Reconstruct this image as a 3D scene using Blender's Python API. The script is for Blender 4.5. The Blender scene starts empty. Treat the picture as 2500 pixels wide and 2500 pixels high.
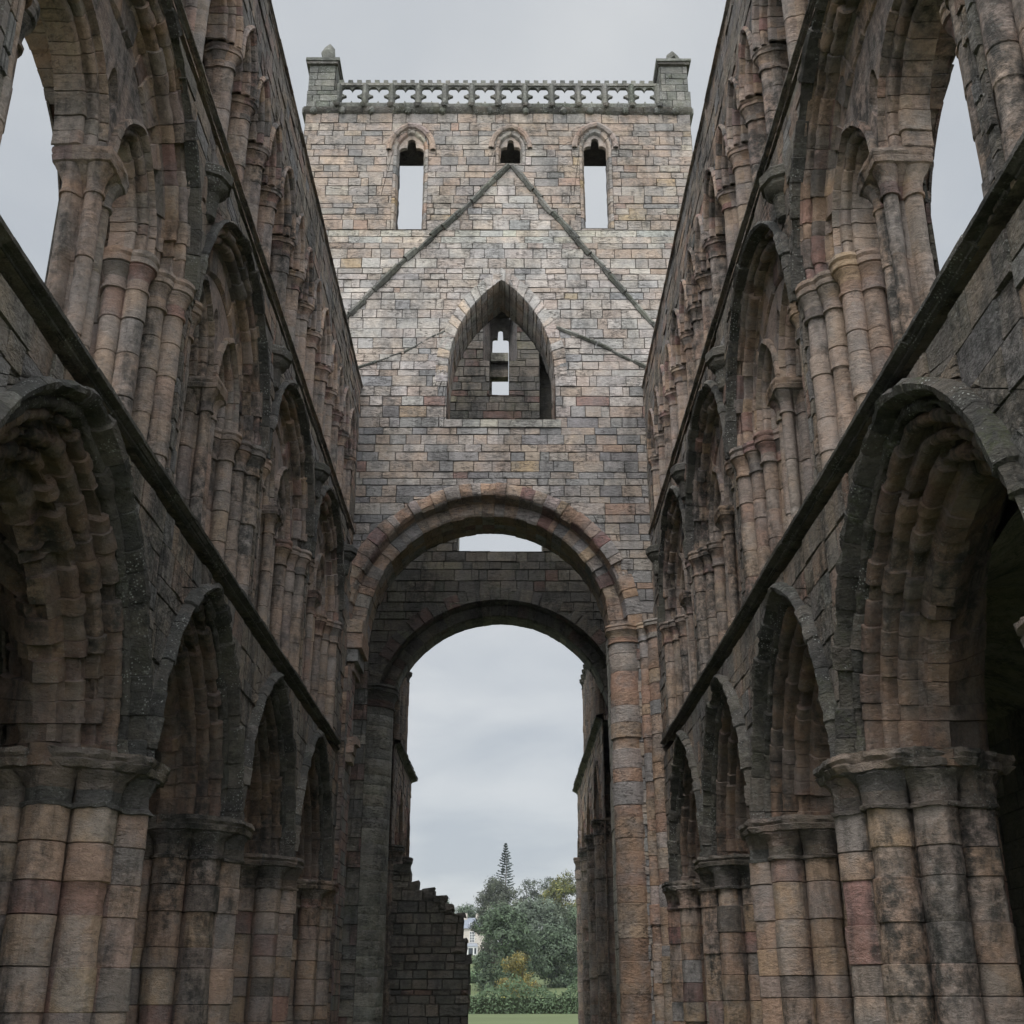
import bpy, math, random
import numpy as np
R = math.radians
SC = bpy.context.scene
COL = SC.collection

# ------------------------------------------------------------------ camera
GZ = -1.65                                   # ground level; the lens is at z = 0
cam = bpy.data.cameras.new("camera"); co = bpy.data.objects.new("camera", cam); COL.objects.link(co)
cam.sensor_width = 36; cam.lens = 36*2940/2500; cam.clip_start = .1; cam.clip_end = 5000
co.rotation_euler = (R(90)+math.atan(1189/2940), 0, R(-.195)); SC.camera = co

# ------------------------------------------------------------------ sky, sun, exposure
SUN_EL, SUN_AZ = R(52), R(205)               # azimuth clockwise from +Y: behind the camera
w = bpy.data.worlds.new("World"); SC.world = w; w.use_nodes = True
nt = w.node_tree; N = nt.nodes; L = nt.links; N.clear()
def nd(t, **k):
    n = N.new(t)
    for a, b in k.items(): setattr(n, a, b)
    return n
sky = nd('ShaderNodeTexSky', sky_type='NISHITA', sun_disc=False, sun_elevation=SUN_EL, sun_rotation=SUN_AZ)
tc = nd('ShaderNodeTexCoord'); sx = nd('ShaderNodeSeparateXYZ'); L.new(tc.outputs['Generated'], sx.inputs[0])
def mth(op, a, b=None, cl=False):
    n = nd('ShaderNodeMath', operation=op); n.use_clamp = cl
    for i, v in enumerate((a, b)):
        if v is None: continue
        if isinstance(v, (int, float)): n.inputs[i].default_value = v
        else: L.new(v, n.inputs[i])
    return n.outputs[0]
zz = mth('ADD', mth('MAXIMUM', sx.outputs['Z'], 0), .16)
cx = nd('ShaderNodeCombineXYZ'); L.new(mth('DIVIDE', sx.outputs['X'], zz), cx.inputs[0]); L.new(mth('DIVIDE', sx.outputs['Y'], zz), cx.inputs[1])
nz = nd('ShaderNodeTexNoise'); nz.inputs['Scale'].default_value = 1.5; nz.inputs['Detail'].default_value = 6; nz.inputs['Roughness'].default_value = .5; nz.inputs['Distortion'].default_value = .3
L.new(cx.outputs[0], nz.inputs['Vector'])
cr = nd('ShaderNodeValToRGB'); L.new(nz.outputs['Fac'], cr.inputs[0])
cr.color_ramp.elements[0].position = .34; cr.color_ramp.elements[0].color = (.272, .292, .315, 1)
cr.color_ramp.elements[1].position = .66; cr.color_ramp.elements[1].color = (.385, .394, .40, 1)
# an overcast dome is brighter overhead and towards the veiled sun behind the camera
up = mth('MULTIPLY', mth('POWER', mth('MAXIMUM', mth('SUBTRACT', sx.outputs['Z'], .72), 0), 1.0), 13)
bk = mth('MULTIPLY', mth('MAXIMUM', mth('MULTIPLY', sx.outputs['Y'], -1), 0), 3.2)
gain = mth('MULTIPLY', mth('ADD', mth('ADD', up, bk), 1.0), 10)
mc = nd('ShaderNodeVectorMath', operation='SCALE'); L.new(cr.outputs[0], mc.inputs[0]); L.new(gain, mc.inputs['Scale'])
mx = nd('ShaderNodeMixRGB'); mx.inputs[0].default_value = .93; L.new(sky.outputs[0], mx.inputs[1]); L.new(mc.outputs[0], mx.inputs[2])
bg = nd('ShaderNodeBackground'); bg.inputs['Strength'].default_value = .1; L.new(mx.outputs[0], bg.inputs['Color'])
wo = nd('ShaderNodeOutputWorld'); L.new(bg.outputs[0], wo.inputs['Surface'])
sl = bpy.data.lights.new("sun", 'SUN'); sl.energy = 1.0; sl.angle = R(25); sl.color = (1, .96, .9)
so = bpy.data.objects.new("sun", sl); COL.objects.link(so)
so.rotation_euler = (R(90)-SUN_EL, 0, math.pi-SUN_AZ)
SC.view_settings.view_transform = 'Standard'; SC.view_settings.look = 'None'
SC.view_settings.exposure = 0.82; SC.view_settings.gamma = 1
SC.cycles.max_bounces = 4; SC.cycles.diffuse_bounces = 1

# ------------------------------------------------------------------ helpers
RNG = np.random.default_rng(7); random.seed(7)
def vnoise(P, seed=0):
    P = np.asarray(P, float); I = np.floor(P).astype(np.int64); F = P-I; F = F*F*(3-2*F); out = 0
    for a in (0, 1):
        for b in (0, 1):
            for c in (0, 1):
                h = ((I[..., 0]+a)*73856093) ^ ((I[..., 1]+b)*19349663) ^ ((I[..., 2]+c)*83492791) ^ (seed*2654435)
                h = (h ^ (h >> 13))*1274126177 & 0x7fffffff; h = (h ^ (h >> 16)) & 0xffff
                wx = F[..., 0] if a else 1-F[..., 0]; wy = F[..., 1] if b else 1-F[..., 1]; wz = F[..., 2] if c else 1-F[..., 2]
                out = out+h/65535.*wx*wy*wz
    return out*2-1
def fbm(P, f, seed=0): P = np.asarray(P)*f; return .6*vnoise(P, seed)+.3*vnoise(P*2.1, seed+1)+.18*vnoise(P*4.3, seed+2)

def pal(*items):
    cs = np.array([i[:3] for i in items]); ws = np.array([i[3] for i in items], float); return cs, ws/ws.sum()
NAVE = pal((.165, .135, .115, .8), (0.369, 0.254, 0.185, 4), (0.347, 0.234, 0.170, 4), (0.347, 0.254, 0.204, 3), (0.302, 0.234, 0.200, 2), (0.313, 0.189, 0.151, 1.6), (0.401, 0.278, 0.190, 1.5), (0.245, 0.195, 0.170, 1), (0.268, 0.155, 0.132, .7))
ARCHP = pal((0.200, 0.131, 0.092, 4), (0.185, 0.121, 0.086, 4), (0.178, 0.124, 0.096, 2), (0.163, 0.105, 0.080, 1.5))  # dark brown arch stone, colour deepened further to put shade into the recesses
PALE = pal((0.365, 0.265, 0.204, 4), (0.339, 0.247, 0.189, 3), (0.339, 0.261, 0.212, 2), (0.305, 0.242, 0.207, 1), (0.314, 0.210, 0.163, .7))
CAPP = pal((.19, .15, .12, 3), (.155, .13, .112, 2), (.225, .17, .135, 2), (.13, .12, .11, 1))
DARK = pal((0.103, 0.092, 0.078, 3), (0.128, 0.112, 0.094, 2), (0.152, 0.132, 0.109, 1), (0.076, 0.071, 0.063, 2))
SPAN = pal((0.277, 0.231, 0.187, 4), (0.309, 0.245, 0.187, 3), (0.352, 0.249, 0.178, 2), (0.277, 0.255, 0.240, 1.5), (0.352, 0.231, 0.174, 1), (0.235, 0.202, 0.178, 1.5))
RINGP = pal((.50, .41, .35, 3), (.47, .43, .39, 3), (.50, .385, .30, 2), (.44, .40, .375, 1))
UPPER = pal((0.386, 0.295, 0.230, 4), (0.351, 0.261, 0.200, 4), (0.377, 0.321, 0.272, 3), (0.316, 0.283, 0.255, 2), (0.404, 0.295, 0.179, .5), (0.351, 0.230, 0.170, 1.2), (0.237, 0.226, 0.217, .7))
MIDT = pal((0.474, 0.420, 0.377, 5), (0.438, 0.381, 0.334, 4), (0.420, 0.337, 0.281, 3), (0.375, 0.354, 0.334, 2), (0.268, 0.133, 0.118, .35), (0.295, 0.293, 0.298, .5), (0.447, 0.337, 0.219, .5))
LOWT = pal((0.292, 0.280, 0.275, 2.5), (0.387, 0.301, 0.237, 3), (0.413, 0.361, 0.318, 2), (0.215, 0.211, 0.215, 2), (0.284, 0.155, 0.125, 1.1), (0.361, 0.241, 0.172, 1.2), (0.396, 0.284, 0.163, .5))
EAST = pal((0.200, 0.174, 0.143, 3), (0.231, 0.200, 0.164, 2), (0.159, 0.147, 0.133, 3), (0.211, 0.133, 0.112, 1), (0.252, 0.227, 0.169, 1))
ORNG = pal((0.367, 0.242, 0.168, 4), (0.337, 0.217, 0.157, 3), (0.387, 0.278, 0.195, 3), (0.346, 0.288, 0.254, 2), (0.306, 0.278, 0.271, 1), (0.244, 0.134, 0.119, .6))
GREY = pal((0.360, 0.332, 0.286, 3), (0.332, 0.312, 0.273, 3), (0.385, 0.353, 0.293, 2), (0.293, 0.273, 0.246, 1))
LICH = pal((0.180, 0.178, 0.153, 3), (0.151, 0.150, 0.129, 2), (0.216, 0.206, 0.177, 2), (0.122, 0.126, 0.102, 1))
for _p in (UPPER, MIDT, LOWT):
    _p[1][:] *= np.where(_p[0][:, 2]/_p[0][:, 0] < .57, .3, 1); _p[1][:] /= _p[1].sum()
def tint(p, n=None, rng=RNG):
    k = 1 if n is None else n
    c = p[0][rng.choice(len(p[1]), k, p=p[1])]*(1+rng.normal(0, .06, (k, 1)))*(1+rng.normal(0, .012, (k, 3)))
    c = np.clip(c, .02, .7); return c[0] if n is None else c

class MB:
    def __init__(s): s.v = []; s.n = 0; s.f = []; s.c = []; s.sm = []
    def add(s, P, F, C, smooth):
        P = np.asarray(P, float).reshape(-1, 3); o = s.n; s.v.append(P); s.n += len(P)
        for f in F: s.f.append(tuple(int(i)+o for i in f))
        C = np.asarray(C, float)
        if C.ndim == 1: C = np.tile(C, (len(F), 1))
        s.c.append(C); s.sm += [smooth]*len(F)
    def grid(s, P, C, closed=False, smooth=True):
        n, m = P.shape[:2]; mm = m if closed else m-1; F = []
        for i in range(n-1):
            for k in range(mm): k2 = (k+1) % m; F.append((i*m+k, i*m+k2, (i+1)*m+k2, (i+1)*m+k))
        C = np.asarray(C, float)
        if C.ndim == 3: C = C[:, :mm].reshape(-1, 3)
        s.add(P, F, C, smooth)
    def box(s, a, b, C, j=.0):
        x0, y0, z0 = a; x1, y1, z1 = b
        P = np.array([(x0, y0, z0), (x1, y0, z0), (x1, y1, z0), (x0, y1, z0), (x0, y0, z1), (x1, y0, z1), (x1, y1, z1), (x0, y1, z1)], float)
        if j: P += RNG.uniform(-j, j, P.shape)
        s.add(P, [(0, 3, 2, 1), (4, 5, 6, 7), (0, 1, 5, 4), (1, 2, 6, 5), (2, 3, 7, 6), (3, 0, 4, 7)], C, False)
    def quad(s, pts, C): s.add(pts, [tuple(range(len(pts)))], C, False)

ORG = {}
def thing(name, label, cat, loc, group=None):
    o = bpy.data.objects.new(name, None); COL.objects.link(o); o.location = loc; o.empty_display_size = .5
    o['label'] = label; o['category'] = cat; o['kind'] = 'thing'
    if group: o['group'] = group
    ORG[o.name] = np.array(loc, float); return o
def part(mb, name, mat, parent, label=None, kind=None):
    me = bpy.data.meshes.new(name); V = np.concatenate(mb.v)
    org = ORG[parent.name] if parent else np.zeros(3)
    me.from_pydata((V-org).tolist(), [], mb.f); me.materials.append(mat)
    at = me.attributes.new('tint', 'FLOAT_COLOR', 'FACE'); C = np.concatenate(mb.c)
    at.data.foreach_set('color', np.hstack([C, np.ones((len(C), 1))]).astype(np.float32).ravel())
    me.polygons.foreach_set('use_smooth', np.array(mb.sm, bool))
    me.set_sharp_from_angle(angle=R(38)); me.update()
    o = bpy.data.objects.new(name, me); COL.objects.link(o)
    if parent: o.parent = parent; ORG[o.name] = org
    if label: o['label'] = label
    if kind: o['kind'] = kind
    return o

# ------------------------------------------------------------------ materials
def stone(name, grime=.5, crack=.0, lichen=.0, moss=0., bump=1., rough=.8, fscale=1., spec=.3):
    m = bpy.data.materials.new(name); m.use_nodes = True; t = m.node_tree; n = t.nodes; l = t.links; n.clear()
    def a(ty, **k):
        x = n.new(ty)
        for q, v in k.items(): setattr(x, q, v)
        return x
    def ma(op, x, y=None, z=None, cl=False):
        q = a('ShaderNodeMath', operation=op); q.use_clamp = cl
        for i, v in enumerate((x, y, z)):
            if v is None: continue
            if isinstance(v, (int, float)): q.inputs[i].default_value = v
            else: l.new(v, q.inputs[i])
        return q.outputs[0]
    def ns(scale, det=4, rg=.55, vec=None, dist=0):
        q = a('ShaderNodeTexNoise'); q.inputs['Scale'].default_value = scale; q.inputs['Detail'].default_value = det
        q.inputs['Roughness'].default_value = rg; q.inputs['Distortion'].default_value = dist; l.new(vec, q.inputs['Vector']); return q.outputs['Fac']
    def sst(v, lo, hi):
        q = a('ShaderNodeMapRange', interpolation_type='SMOOTHSTEP'); l.new(v, q.inputs[0]); q.inputs[1].default_value = lo; q.inputs[2].default_value = hi; return q.outputs[0]
    def mp(sc):
        q = a('ShaderNodeMapping'); q.inputs['Scale'].default_value = sc; l.new(geo.outputs['Position'], q.inputs['Vector']); return q.outputs[0]
    def mix(f, c1, c2):
        q = a('ShaderNodeMixRGB'); l.new(f, q.inputs[0])
        for i, c in ((1, c1), (2, c2)):
            if isinstance(c, tuple): q.inputs[i].default_value = (*c, 1)
            else: l.new(c, q.inputs[i])
        return q.outputs[0]
    geo = a('ShaderNodeNewGeometry'); p1 = mp((1, 1, 1)); pb = mp((1, 1, 1.9)); ps = mp((1, 1, .22))
    at = a('ShaderNodeAttribute', attribute_name='tint')
    f1 = ns(2.2*fscale, 6, .62, p1); f2 = ns(9*fscale, 6, .65, pb, .5); f3 = ns(42*fscale, 5, .7, p1)
    var = ma('ADD', ma('MULTIPLY', f1, .5), ma('ADD', ma('MULTIPLY', f2, .75), ma('MULTIPLY', f3, .55)))
    var = ma('ADD', ma('MULTIPLY', ma('SUBTRACT', var, .9), 1.5), 1.0)
    vm = a('ShaderNodeVectorMath', operation='SCALE'); l.new(at.outputs['Color'], vm.inputs[0]); l.new(var, vm.inputs['Scale'])
    col = vm.outputs[0]
    # hue drift: warm iron patches and cool weathered skins
    h = sst(ns(1.3*fscale, 6, .65, p1), .4, .62); hs = a('ShaderNodeHueSaturation'); l.new(col, hs.inputs['Color']); hs.inputs['Saturation'].default_value = .45; hs.inputs['Value'].default_value = .74
    col = mix(ma('MULTIPLY', h, .75), col, hs.outputs[0])
    # black algal crust: streaks and blotches
    g = ma('MULTIPLY', sst(ns(1.1, 7, .68, ps, .4), .44, .62), sst(ns(7, 5, .7, p1), .3, .62))
    g = ma('MULTIPLY', g, grime, cl=True); col = mix(g, col, (.028, .028, .026))
    ckn = ns(2.4, 7, .6, mp((1, 1, 4.5)), .6)
    ck = ma('MULTIPLY', ma('SUBTRACT', 1., sst(ma('ABSOLUTE', ma('SUBTRACT', ckn, .5)), .004, .022)), sst(ns(1.7, 4, .6, p1), .44, .56))
    if crack: col = mix(ma('MULTIPLY', ck, crack, cl=True), col, (.05, .045, .04))
    if moss:
        k = ma('MULTIPLY', sst(ns(1.6, 6, .65, p1), .5, .64), sst(ns(16, 4, .7, p1), .35, .6)); col = mix(ma('MULTIPLY', k, moss, cl=True), col, (.075, .085, .038))
    if lichen:
        vo = a('ShaderNodeTexVoronoi'); vo.inputs['Scale'].default_value = 26; vo.inputs['Randomness'].default_value = 1; l.new(p1, vo.inputs['Vector'])
        sp = ma('MULTIPLY', ma('LESS_THAN', ma('ADD', vo.outputs['Distance'], ma('MULTIPLY', f3, .5)), .52), sst(ns(1.9, 5, .7, p1), .5, .6))
        col = mix(ma('MULTIPLY', sp, lichen, cl=True), col, (.42, .43, .40))
        cst = ma('MULTIPLY', sst(ns(3.1, 7, .72, p1), .52, .62), sst(ns(19, 4, .7, p1), .42, .58))
        col = mix(ma('MULTIPLY', cst, lichen*.6, cl=True), col, (.24, .24, .215))
    bs = a('ShaderNodeBsdfPrincipled'); l.new(col, bs.inputs['Base Color']); bs.inputs['Specular IOR Level'].default_value = spec
    l.new(ma('ADD', ma('MULTIPLY', f2, -.35), rough+.15, cl=True), bs.inputs['Roughness'])
    vo2 = a('ShaderNodeTexVoronoi'); vo2.inputs['Scale'].default_value = 9*fscale; l.new(pb, vo2.inputs['Vector'])
    pit = sst(vo2.outputs['Distance'], .0, .22)
    hgt = ma('ADD', ma('MULTIPLY', f2, 1.5), ma('ADD', ma('MULTIPLY', f3, .6), ma('ADD', ma('MULTIPLY', pit, .35), ma('MULTIPLY', ck, -.5*(crack+.15)))))
    bp = a('ShaderNodeBump'); bp.inputs['Strength'].default_value = min(1, .8*bump); bp.inputs['Distance'].default_value = .05*bump/fscale; l.new(hgt, bp.inputs['Height'])
    l.new(bp.outputs[0], bs.inputs['Normal']); o = a('ShaderNodeOutputMaterial'); l.new(bs.outputs[0], o.inputs[0]); return m
M_NAVE = stone('nave_sandstone', .95, .4, .15, 0., .85, fscale=1.25)
M_SPAN = stone('spandrel_stone', .85, .6, .4, .2, 1.2)
M_DARK = stone('blackened_moulding', .9, .2, .6, .25, 1.1)
M_CAP = stone('stained_capital', .95, .3, .3, .1, 1.1)
M_MOSS = stone('mossy_moulding', .8, .2, 1., .8, 1.3)
M_TOWER = stone('tower_ashlar', .5, .75, .1, .0, 1.0)
M_LICH = stone('lichened_parapet', .75, .3, .8, .35, 1)
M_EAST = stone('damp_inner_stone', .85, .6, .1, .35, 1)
M_CHOIR = stone('choir_stone', .7, .4, .2, .1, 1)
def plain(name, rough=.6, n=0.):
    m = bpy.data.materials.new(name); m.use_nodes = True; t = m.node_tree; b = t.nodes['Principled BSDF']; b.inputs['Roughness'].default_value = rough
    a = t.nodes.new('ShaderNodeAttribute'); a.attribute_name = 'tint'; g = t.nodes.new('ShaderNodeNewGeometry')
    z = t.nodes.new('ShaderNodeTexNoise'); z.inputs['Scale'].default_value = n or 1.; z.inputs['Detail'].default_value = 5; t.links.new(g.outputs['Position'], z.inputs['Vector'])
    r = t.nodes.new('ShaderNodeMapRange'); r.inputs[3].default_value = .65; r.inputs[4].default_value = 1.3; t.links.new(z.outputs['Fac'], r.inputs[0])
    s = t.nodes.new('ShaderNodeVectorMath'); s.operation = 'SCALE'; t.links.new(a.outputs['Color'], s.inputs[0]); t.links.new(r.outputs[0], s.inputs['Scale'])
    t.links.new(s.outputs[0], b.inputs['Base Color']); b.inputs['Specular IOR Level'].default_value = .25; return m
M_LEAF = plain('leaves', .7, .35); M_BARK = plain('bark', .9, 3.); M_PAINT = plain('house_render', .7, .8); M_SLATE = plain('slate', .6, 2.); M_GLASS = plain('dark_pane', .2, 1.); M_GRASS = plain('grass', .95, .12)

# ------------------------------------------------------------------ shape builders (u along wall, z up, w into wall)
def roll(c, wv, r, a0=190, a1=370, n=8): return [(c+r*math.cos(R(x)), wv+r*math.sin(R(x))) for x in np.linspace(a0, a1, n)]
def prof(*groups):
    P, G = [], []
    for i, g in enumerate(groups):
        for q in g: P.append(q); G.append(i)
    P = np.array(P, float); d = np.gradient(P, axis=0); d /= np.linalg.norm(d, axis=1)[:, None]+1e-9
    return P, np.stack([d[:, 1], -d[:, 0]], 1), np.array(G)
def closed_prof(circles, M=72, keel=.0, kw=3.5, core=.6):
    """plan of a cluster of round shafts seen as one outline"""
    c = np.array(circles, float); o = c[:, :2].mean(0); th = np.linspace(0, 2*math.pi, M, endpoint=False)
    D = np.stack([np.cos(th), np.sin(th)], 1); r = np.zeros(M); g = np.zeros(M, int)
    for i, (x, y, q) in enumerate(c):
        v = np.array([x, y])-o; b = D@v; disc = q*q-(v@v)+b*b; ok = (disc > 0) & (b+np.sqrt(np.maximum(disc, 0)) > 0)
        t = np.where(ok, b+np.sqrt(np.maximum(disc, 0)), 0)
        if keel and v@v > 1e-6:
            an = np.abs((th-math.atan2(v[1], v[0])+math.pi) % (2*math.pi)-math.pi); t = t+keel*np.clip(1.6-an/R(kw), 0, 1)
        up_ = t > r; g[up_] = i; r = np.maximum(r, t)
    r = np.maximum(r, r.max()*core); P = o+D*r[:, None]
    d = np.roll(P, -1, 0)-np.roll(P, 1, 0); d /= np.linalg.norm(d, axis=1)[:, None]
    return P, np.stack([d[:, 1], -d[:, 0]], 1), g
def stations(L0, L1, blk, sub=2, var=.25, jt=.008):
    S, I, B = [], [], []; n = max(1, int(round((L1-L0)/blk))); e = np.linspace(L0, L1, n+1); e[1:-1] += RNG.uniform(-var, var, n-1)*blk if n > 1 else 0
    for b in range(n):
        a, c = e[b], e[b+1]; S.append(a); I.append(1); B.append(b)
        for q in np.linspace(a+jt*1.3, c-jt*1.3, sub+2): S.append(q); I.append(0); B.append(b)
    S.append(L1); I.append(1); B.append(n-1); return np.array(S), np.array(I, float), np.array(B)
def sweep(mb, fn, S, I, B, pr, palette, closed=False, amp=.008, freq=2.5, jd=.018, bj=.008, seed=0, chip=0., chipd=.05, smooth=True):
    P, Nn, G = pr; nb, ng = B.max()+1, G.max()+1
    T = tint(palette, nb*ng).reshape(nb, ng, 3); J = RNG.normal(0, bj, (nb, ng)); J[RNG.random((nb, ng)) < chip] -= chipd
    off0 = np.where(I[:, None] > 0, -jd, J[B][:, G])
    X0 = fn(S, P[:, 0][None, :], P[:, 1][None, :])
    off = off0+amp*1.6*fbm(X0, freq, seed)+amp*.8*fbm(X0, freq*4, seed+9)
    X = fn(S, P[None, :, 0]+Nn[None, :, 0]*off, P[None, :, 1]+Nn[None, :, 1]*off)
    m = len(P) if closed else len(P)-1
    Gf = G if closed else G[1:]
    mb.grid(X, T[B[:-1]][:, Gf][:, :m], closed, smooth)
def arch(uc, z0, stilt, a, rise):
    Rr = (a*a+rise*rise)/(2*a); c = Rr-a; ph0 = math.acos(max(-1, min(1, c/Rr))); Lh = stilt+Rr*ph0
    def fn(t, d):
        t = np.asarray(t, float)[:, None]; d = np.asarray(d, float)+0*t; left = t <= Lh; q = np.where(left, t, 2*Lh-t)
        rr = np.maximum(Rr-d, .02); pm = np.arccos(np.clip(c/rr, -1, 1)); ph = np.clip((q-stilt)/(Rr*ph0), 0, 1)*pm; st = q < stilt
        du = np.where(st, a-d, rr*np.cos(ph)-c); z = np.where(st, z0+q, z0+stilt+rr*np.sin(ph))
        return uc+np.where(left, -du, du), z
    def poly(d, zb=None, n=14):
        u, z = fn(np.linspace(0, 2*Lh, 2*n+1), np.array([d])); p = list(zip(u[:, 0], z[:, 0]))
        if zb is not None: p = [(p[0][0], zb)]+p+[(p[-1][0], zb)]
        return p[::-1]                                                          # counter-clockwise
    return 2*Lh, fn, poly
def asweep(mb, A, mp, pr, palette, blk=.34, sub=2, t0=0, t1=None, jt=.008, **k):
    S, I, B = stations(t0, A[0] if t1 is None else t1, blk, sub, jt=jt)
    def f(s, d, wv): u, z = A[1](s, d); return mp(u, wv+0*u, z)
    sweep(mb, f, S, I, B, pr, palette, **k)
def vsweep(mb, mp, pr, z0, z1, palette, uc=0, sgn=1, blk=.36, sub=1, closed=True, **k):
    """upright run of a plan profile; sgn=-1/+1 mirrors an open jamb profile (delta measured inwards from uc)"""
    S, I, B = stations(z0, z1, blk, sub)
    def f(s, d, wv): z = s[:, None]+0*d; return mp(uc+sgn*d+0*z, wv+0*z, z)
    sweep(mb, f, S, I, B, pr, palette, closed=closed, **k)
def smooth_closed(P, n):
    for _ in range(n): P = (np.roll(P, 1, 0)+2*P+np.roll(P, -1, 0))/4
    return P
def smooth_open(P, n):
    P = P.copy()
    for _ in range(n): P[1:-1] = (P[:-2]+2*P[1:-1]+P[2:])/4
    return P
CAPLV = [(0, .0, 0), (.01, .05, 0), (.07, .055, 0), (.1, .012, .0), (.32, .02, .1), (.5, .06, .3), (.62, .13, .6), (.66, .12, .75), (.68, .17, .9), (.8, .185, 1), (.83, .155, 1), (.9, .20, 1), (1., .19, 1)]
def capital(mb, mp, pr, z0, z1, palette, uc=0, sgn=1, closed=True, k=1., sm=14, amp=.012, seed=0, poly=0):
    P, Nn, G = pr; H = z1-z0
    Q = smooth_closed(P, sm) if closed else smooth_open(P, sm)
    if closed:
        c = P.mean(0); rel = Q-c
        if poly:
            an = np.arctan2(rel[:, 1], rel[:, 0]); st = 2*math.pi/poly; r0 = np.linalg.norm(P-c, axis=1).max()*.93
            Q = c+np.stack([np.cos(an), np.sin(an)], 1)*(r0/np.cos((an+st/2) % st-st/2))[:, None]
        Qn = (Q-c)/np.linalg.norm(Q-c, axis=1)[:, None]
    else: Qn = smooth_open(Nn, sm*3); Qn /= np.linalg.norm(Qn, axis=1)[:, None]+1e-9
    rows, base = [], []
    for t, o, b in CAPLV:
        rows.append((P+Nn*o*k)*(1-b)+(Q+Qn*o*k)*b); base.append(z0+t*H)
    rows.append(Q.mean(0)+(Q-Q.mean(0))*.5 if closed else Q-Qn*.25); base.append(z1+.005)
    X = []
    for p, z in zip(rows, base):
        d = p[:, 0]; X.append(mp(uc+sgn*d, p[:, 1], np.full(len(p), z)))
    X = np.array(X); nn = fbm(X, 5, seed)*amp*1.3+fbm(X, 14, seed+3)*amp; cen = X.mean(1, keepdims=True); dr = X-cen; dr[..., 2] = 0; dr /= np.linalg.norm(dr, axis=2, keepdims=True)+1e-6
    X = X+dr*nn[..., None]; X[:, :, 2] += fbm(X+7, 6, seed+5)*amp*.7
    T = tint(palette, 4*(G.max()+1)).reshape(4, -1, 3); row = np.minimum(np.arange(len(X)-1)//4, 3); m = len(P) if closed else len(P)-1
    mb.grid(X, T[row][:, (G if closed else G[1:])][:, :m], closed)

def hp(poly, a, b, left):
    out = []; n = len(poly)
    f = lambda p: ((b[0]-a[0])*(p[1]-a[1])-(b[1]-a[1])*(p[0]-a[0]))*(1 if left else -1)
    for i in range(n):
        p, q = poly[i], poly[(i+1) % n]; fp, fq = f(p), f(q)
        if fp >= 0: out.append(p)
        if fp*fq < 0: t = fp/(fp-fq); out.append((p[0]+(q[0]-p[0])*t, p[1]+(q[1]-p[1])*t))
    return out if len(out) > 2 else []
def area(p): return .5*sum(p[i][0]*p[(i+1) % len(p)][1]-p[(i+1) % len(p)][0]*p[i][1] for i in range(len(p)))
def subtract(poly, hole):
    lo = [min(p[i] for p in hole) for i in (0, 1)]; hi = [max(p[i] for p in hole) for i in (0, 1)]
    if min(p[0] for p in poly) > hi[0] or max(p[0] for p in poly) < lo[0] or min(p[1] for p in poly) > hi[1] or max(p[1] for p in poly) < lo[1]: return [poly]
    res, cur = [], poly
    for i in range(len(hole)):
        a, b = hole[i], hole[(i+1) % len(hole)]
        if abs(a[0]-b[0])+abs(a[1]-b[1]) < 1e-6: continue
        o = hp(cur, a, b, False)
        if o and abs(area(o)) > .0015: res.append(o)
        cur = hp(cur, a, b, True)
        if not cur: break
    return res if cur and abs(area(cur)) > 1e-5 else [poly]
def masonry(mb, mp, box, palette, holes=(), course=.26, width=.55, keep=(), rough=.02, joint=.008, hvar=.3, fan=True, deep=.022, calm=.0):
    u0, u1, z0, z1 = box; z = z0; pf = palette if callable(palette) else (lambda u, zz_: palette)
    while z < z1-1e-4:
        h = course*RNG.uniform(1-hvar, 1+hvar); h = h if z+h < z1-.4*course else z1-z; u = u0-RNG.uniform(0, width)
        while u < u1-1e-4:
            b = width*(RNG.uniform(.35, 2.0) if RNG.random() < .5 else RNG.uniform(.7, 1.3)); ue = u+b if u+b < u1-.3*width else u1; a = max(u, u0)
            if ue-a < .02: u = ue; continue
            P = [[(a, z), (ue, z), (ue, z+h), (a, z+h)]]
            for A_, B_ in keep: P = [q for q in (hp(p, A_, B_, True) for p in P) if q]
            for H in holes: P = [r for p in P for r in subtract(p, H)]
            pp = pf((a+ue)/2, z+h/2); t = tint(pp)*(1-calm)+(pp[0]*pp[1][:, None]).sum(0)*calm; e = -RNG.random()*rough; tilt = RNG.normal(0, rough*.3, 2)
            for p in P:
                q = np.array(p); n = len(q); c = q.mean(0); sz = q.max(0)-q.min(0)+1e-6; k = np.maximum(1-2*(joint+RNG.random()*joint)/sz, .3); i_ = c+(q-c)*k
                i_ = i_+RNG.normal(0, joint*.4, i_.shape); small = sz.min() < .08
                wi = e+((i_-c)/np.maximum(sz, .1))@tilt; wc = e+RNG.normal(-.004, rough*.35)
                V = np.vstack([mp(q[:, 0], np.full(n, deep), q[:, 1]), mp(i_[:, 0], wi, i_[:, 1]), mp(c[:1], np.array([wc]), c[1:])])
                F = [(i, (i+1) % n, n+(i+1) % n, n+i) for i in range(n)]
                F += [(n+i, n+(i+1) % n, 2*n) for i in range(n)] if fan and not small else [tuple(range(n, 2*n))]
                mb.add(V, F, np.vstack([np.tile(t*.62, (n, 1)), np.tile(t, (len(F)-n, 1))]), False)
            u = ue
        z += h
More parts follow.
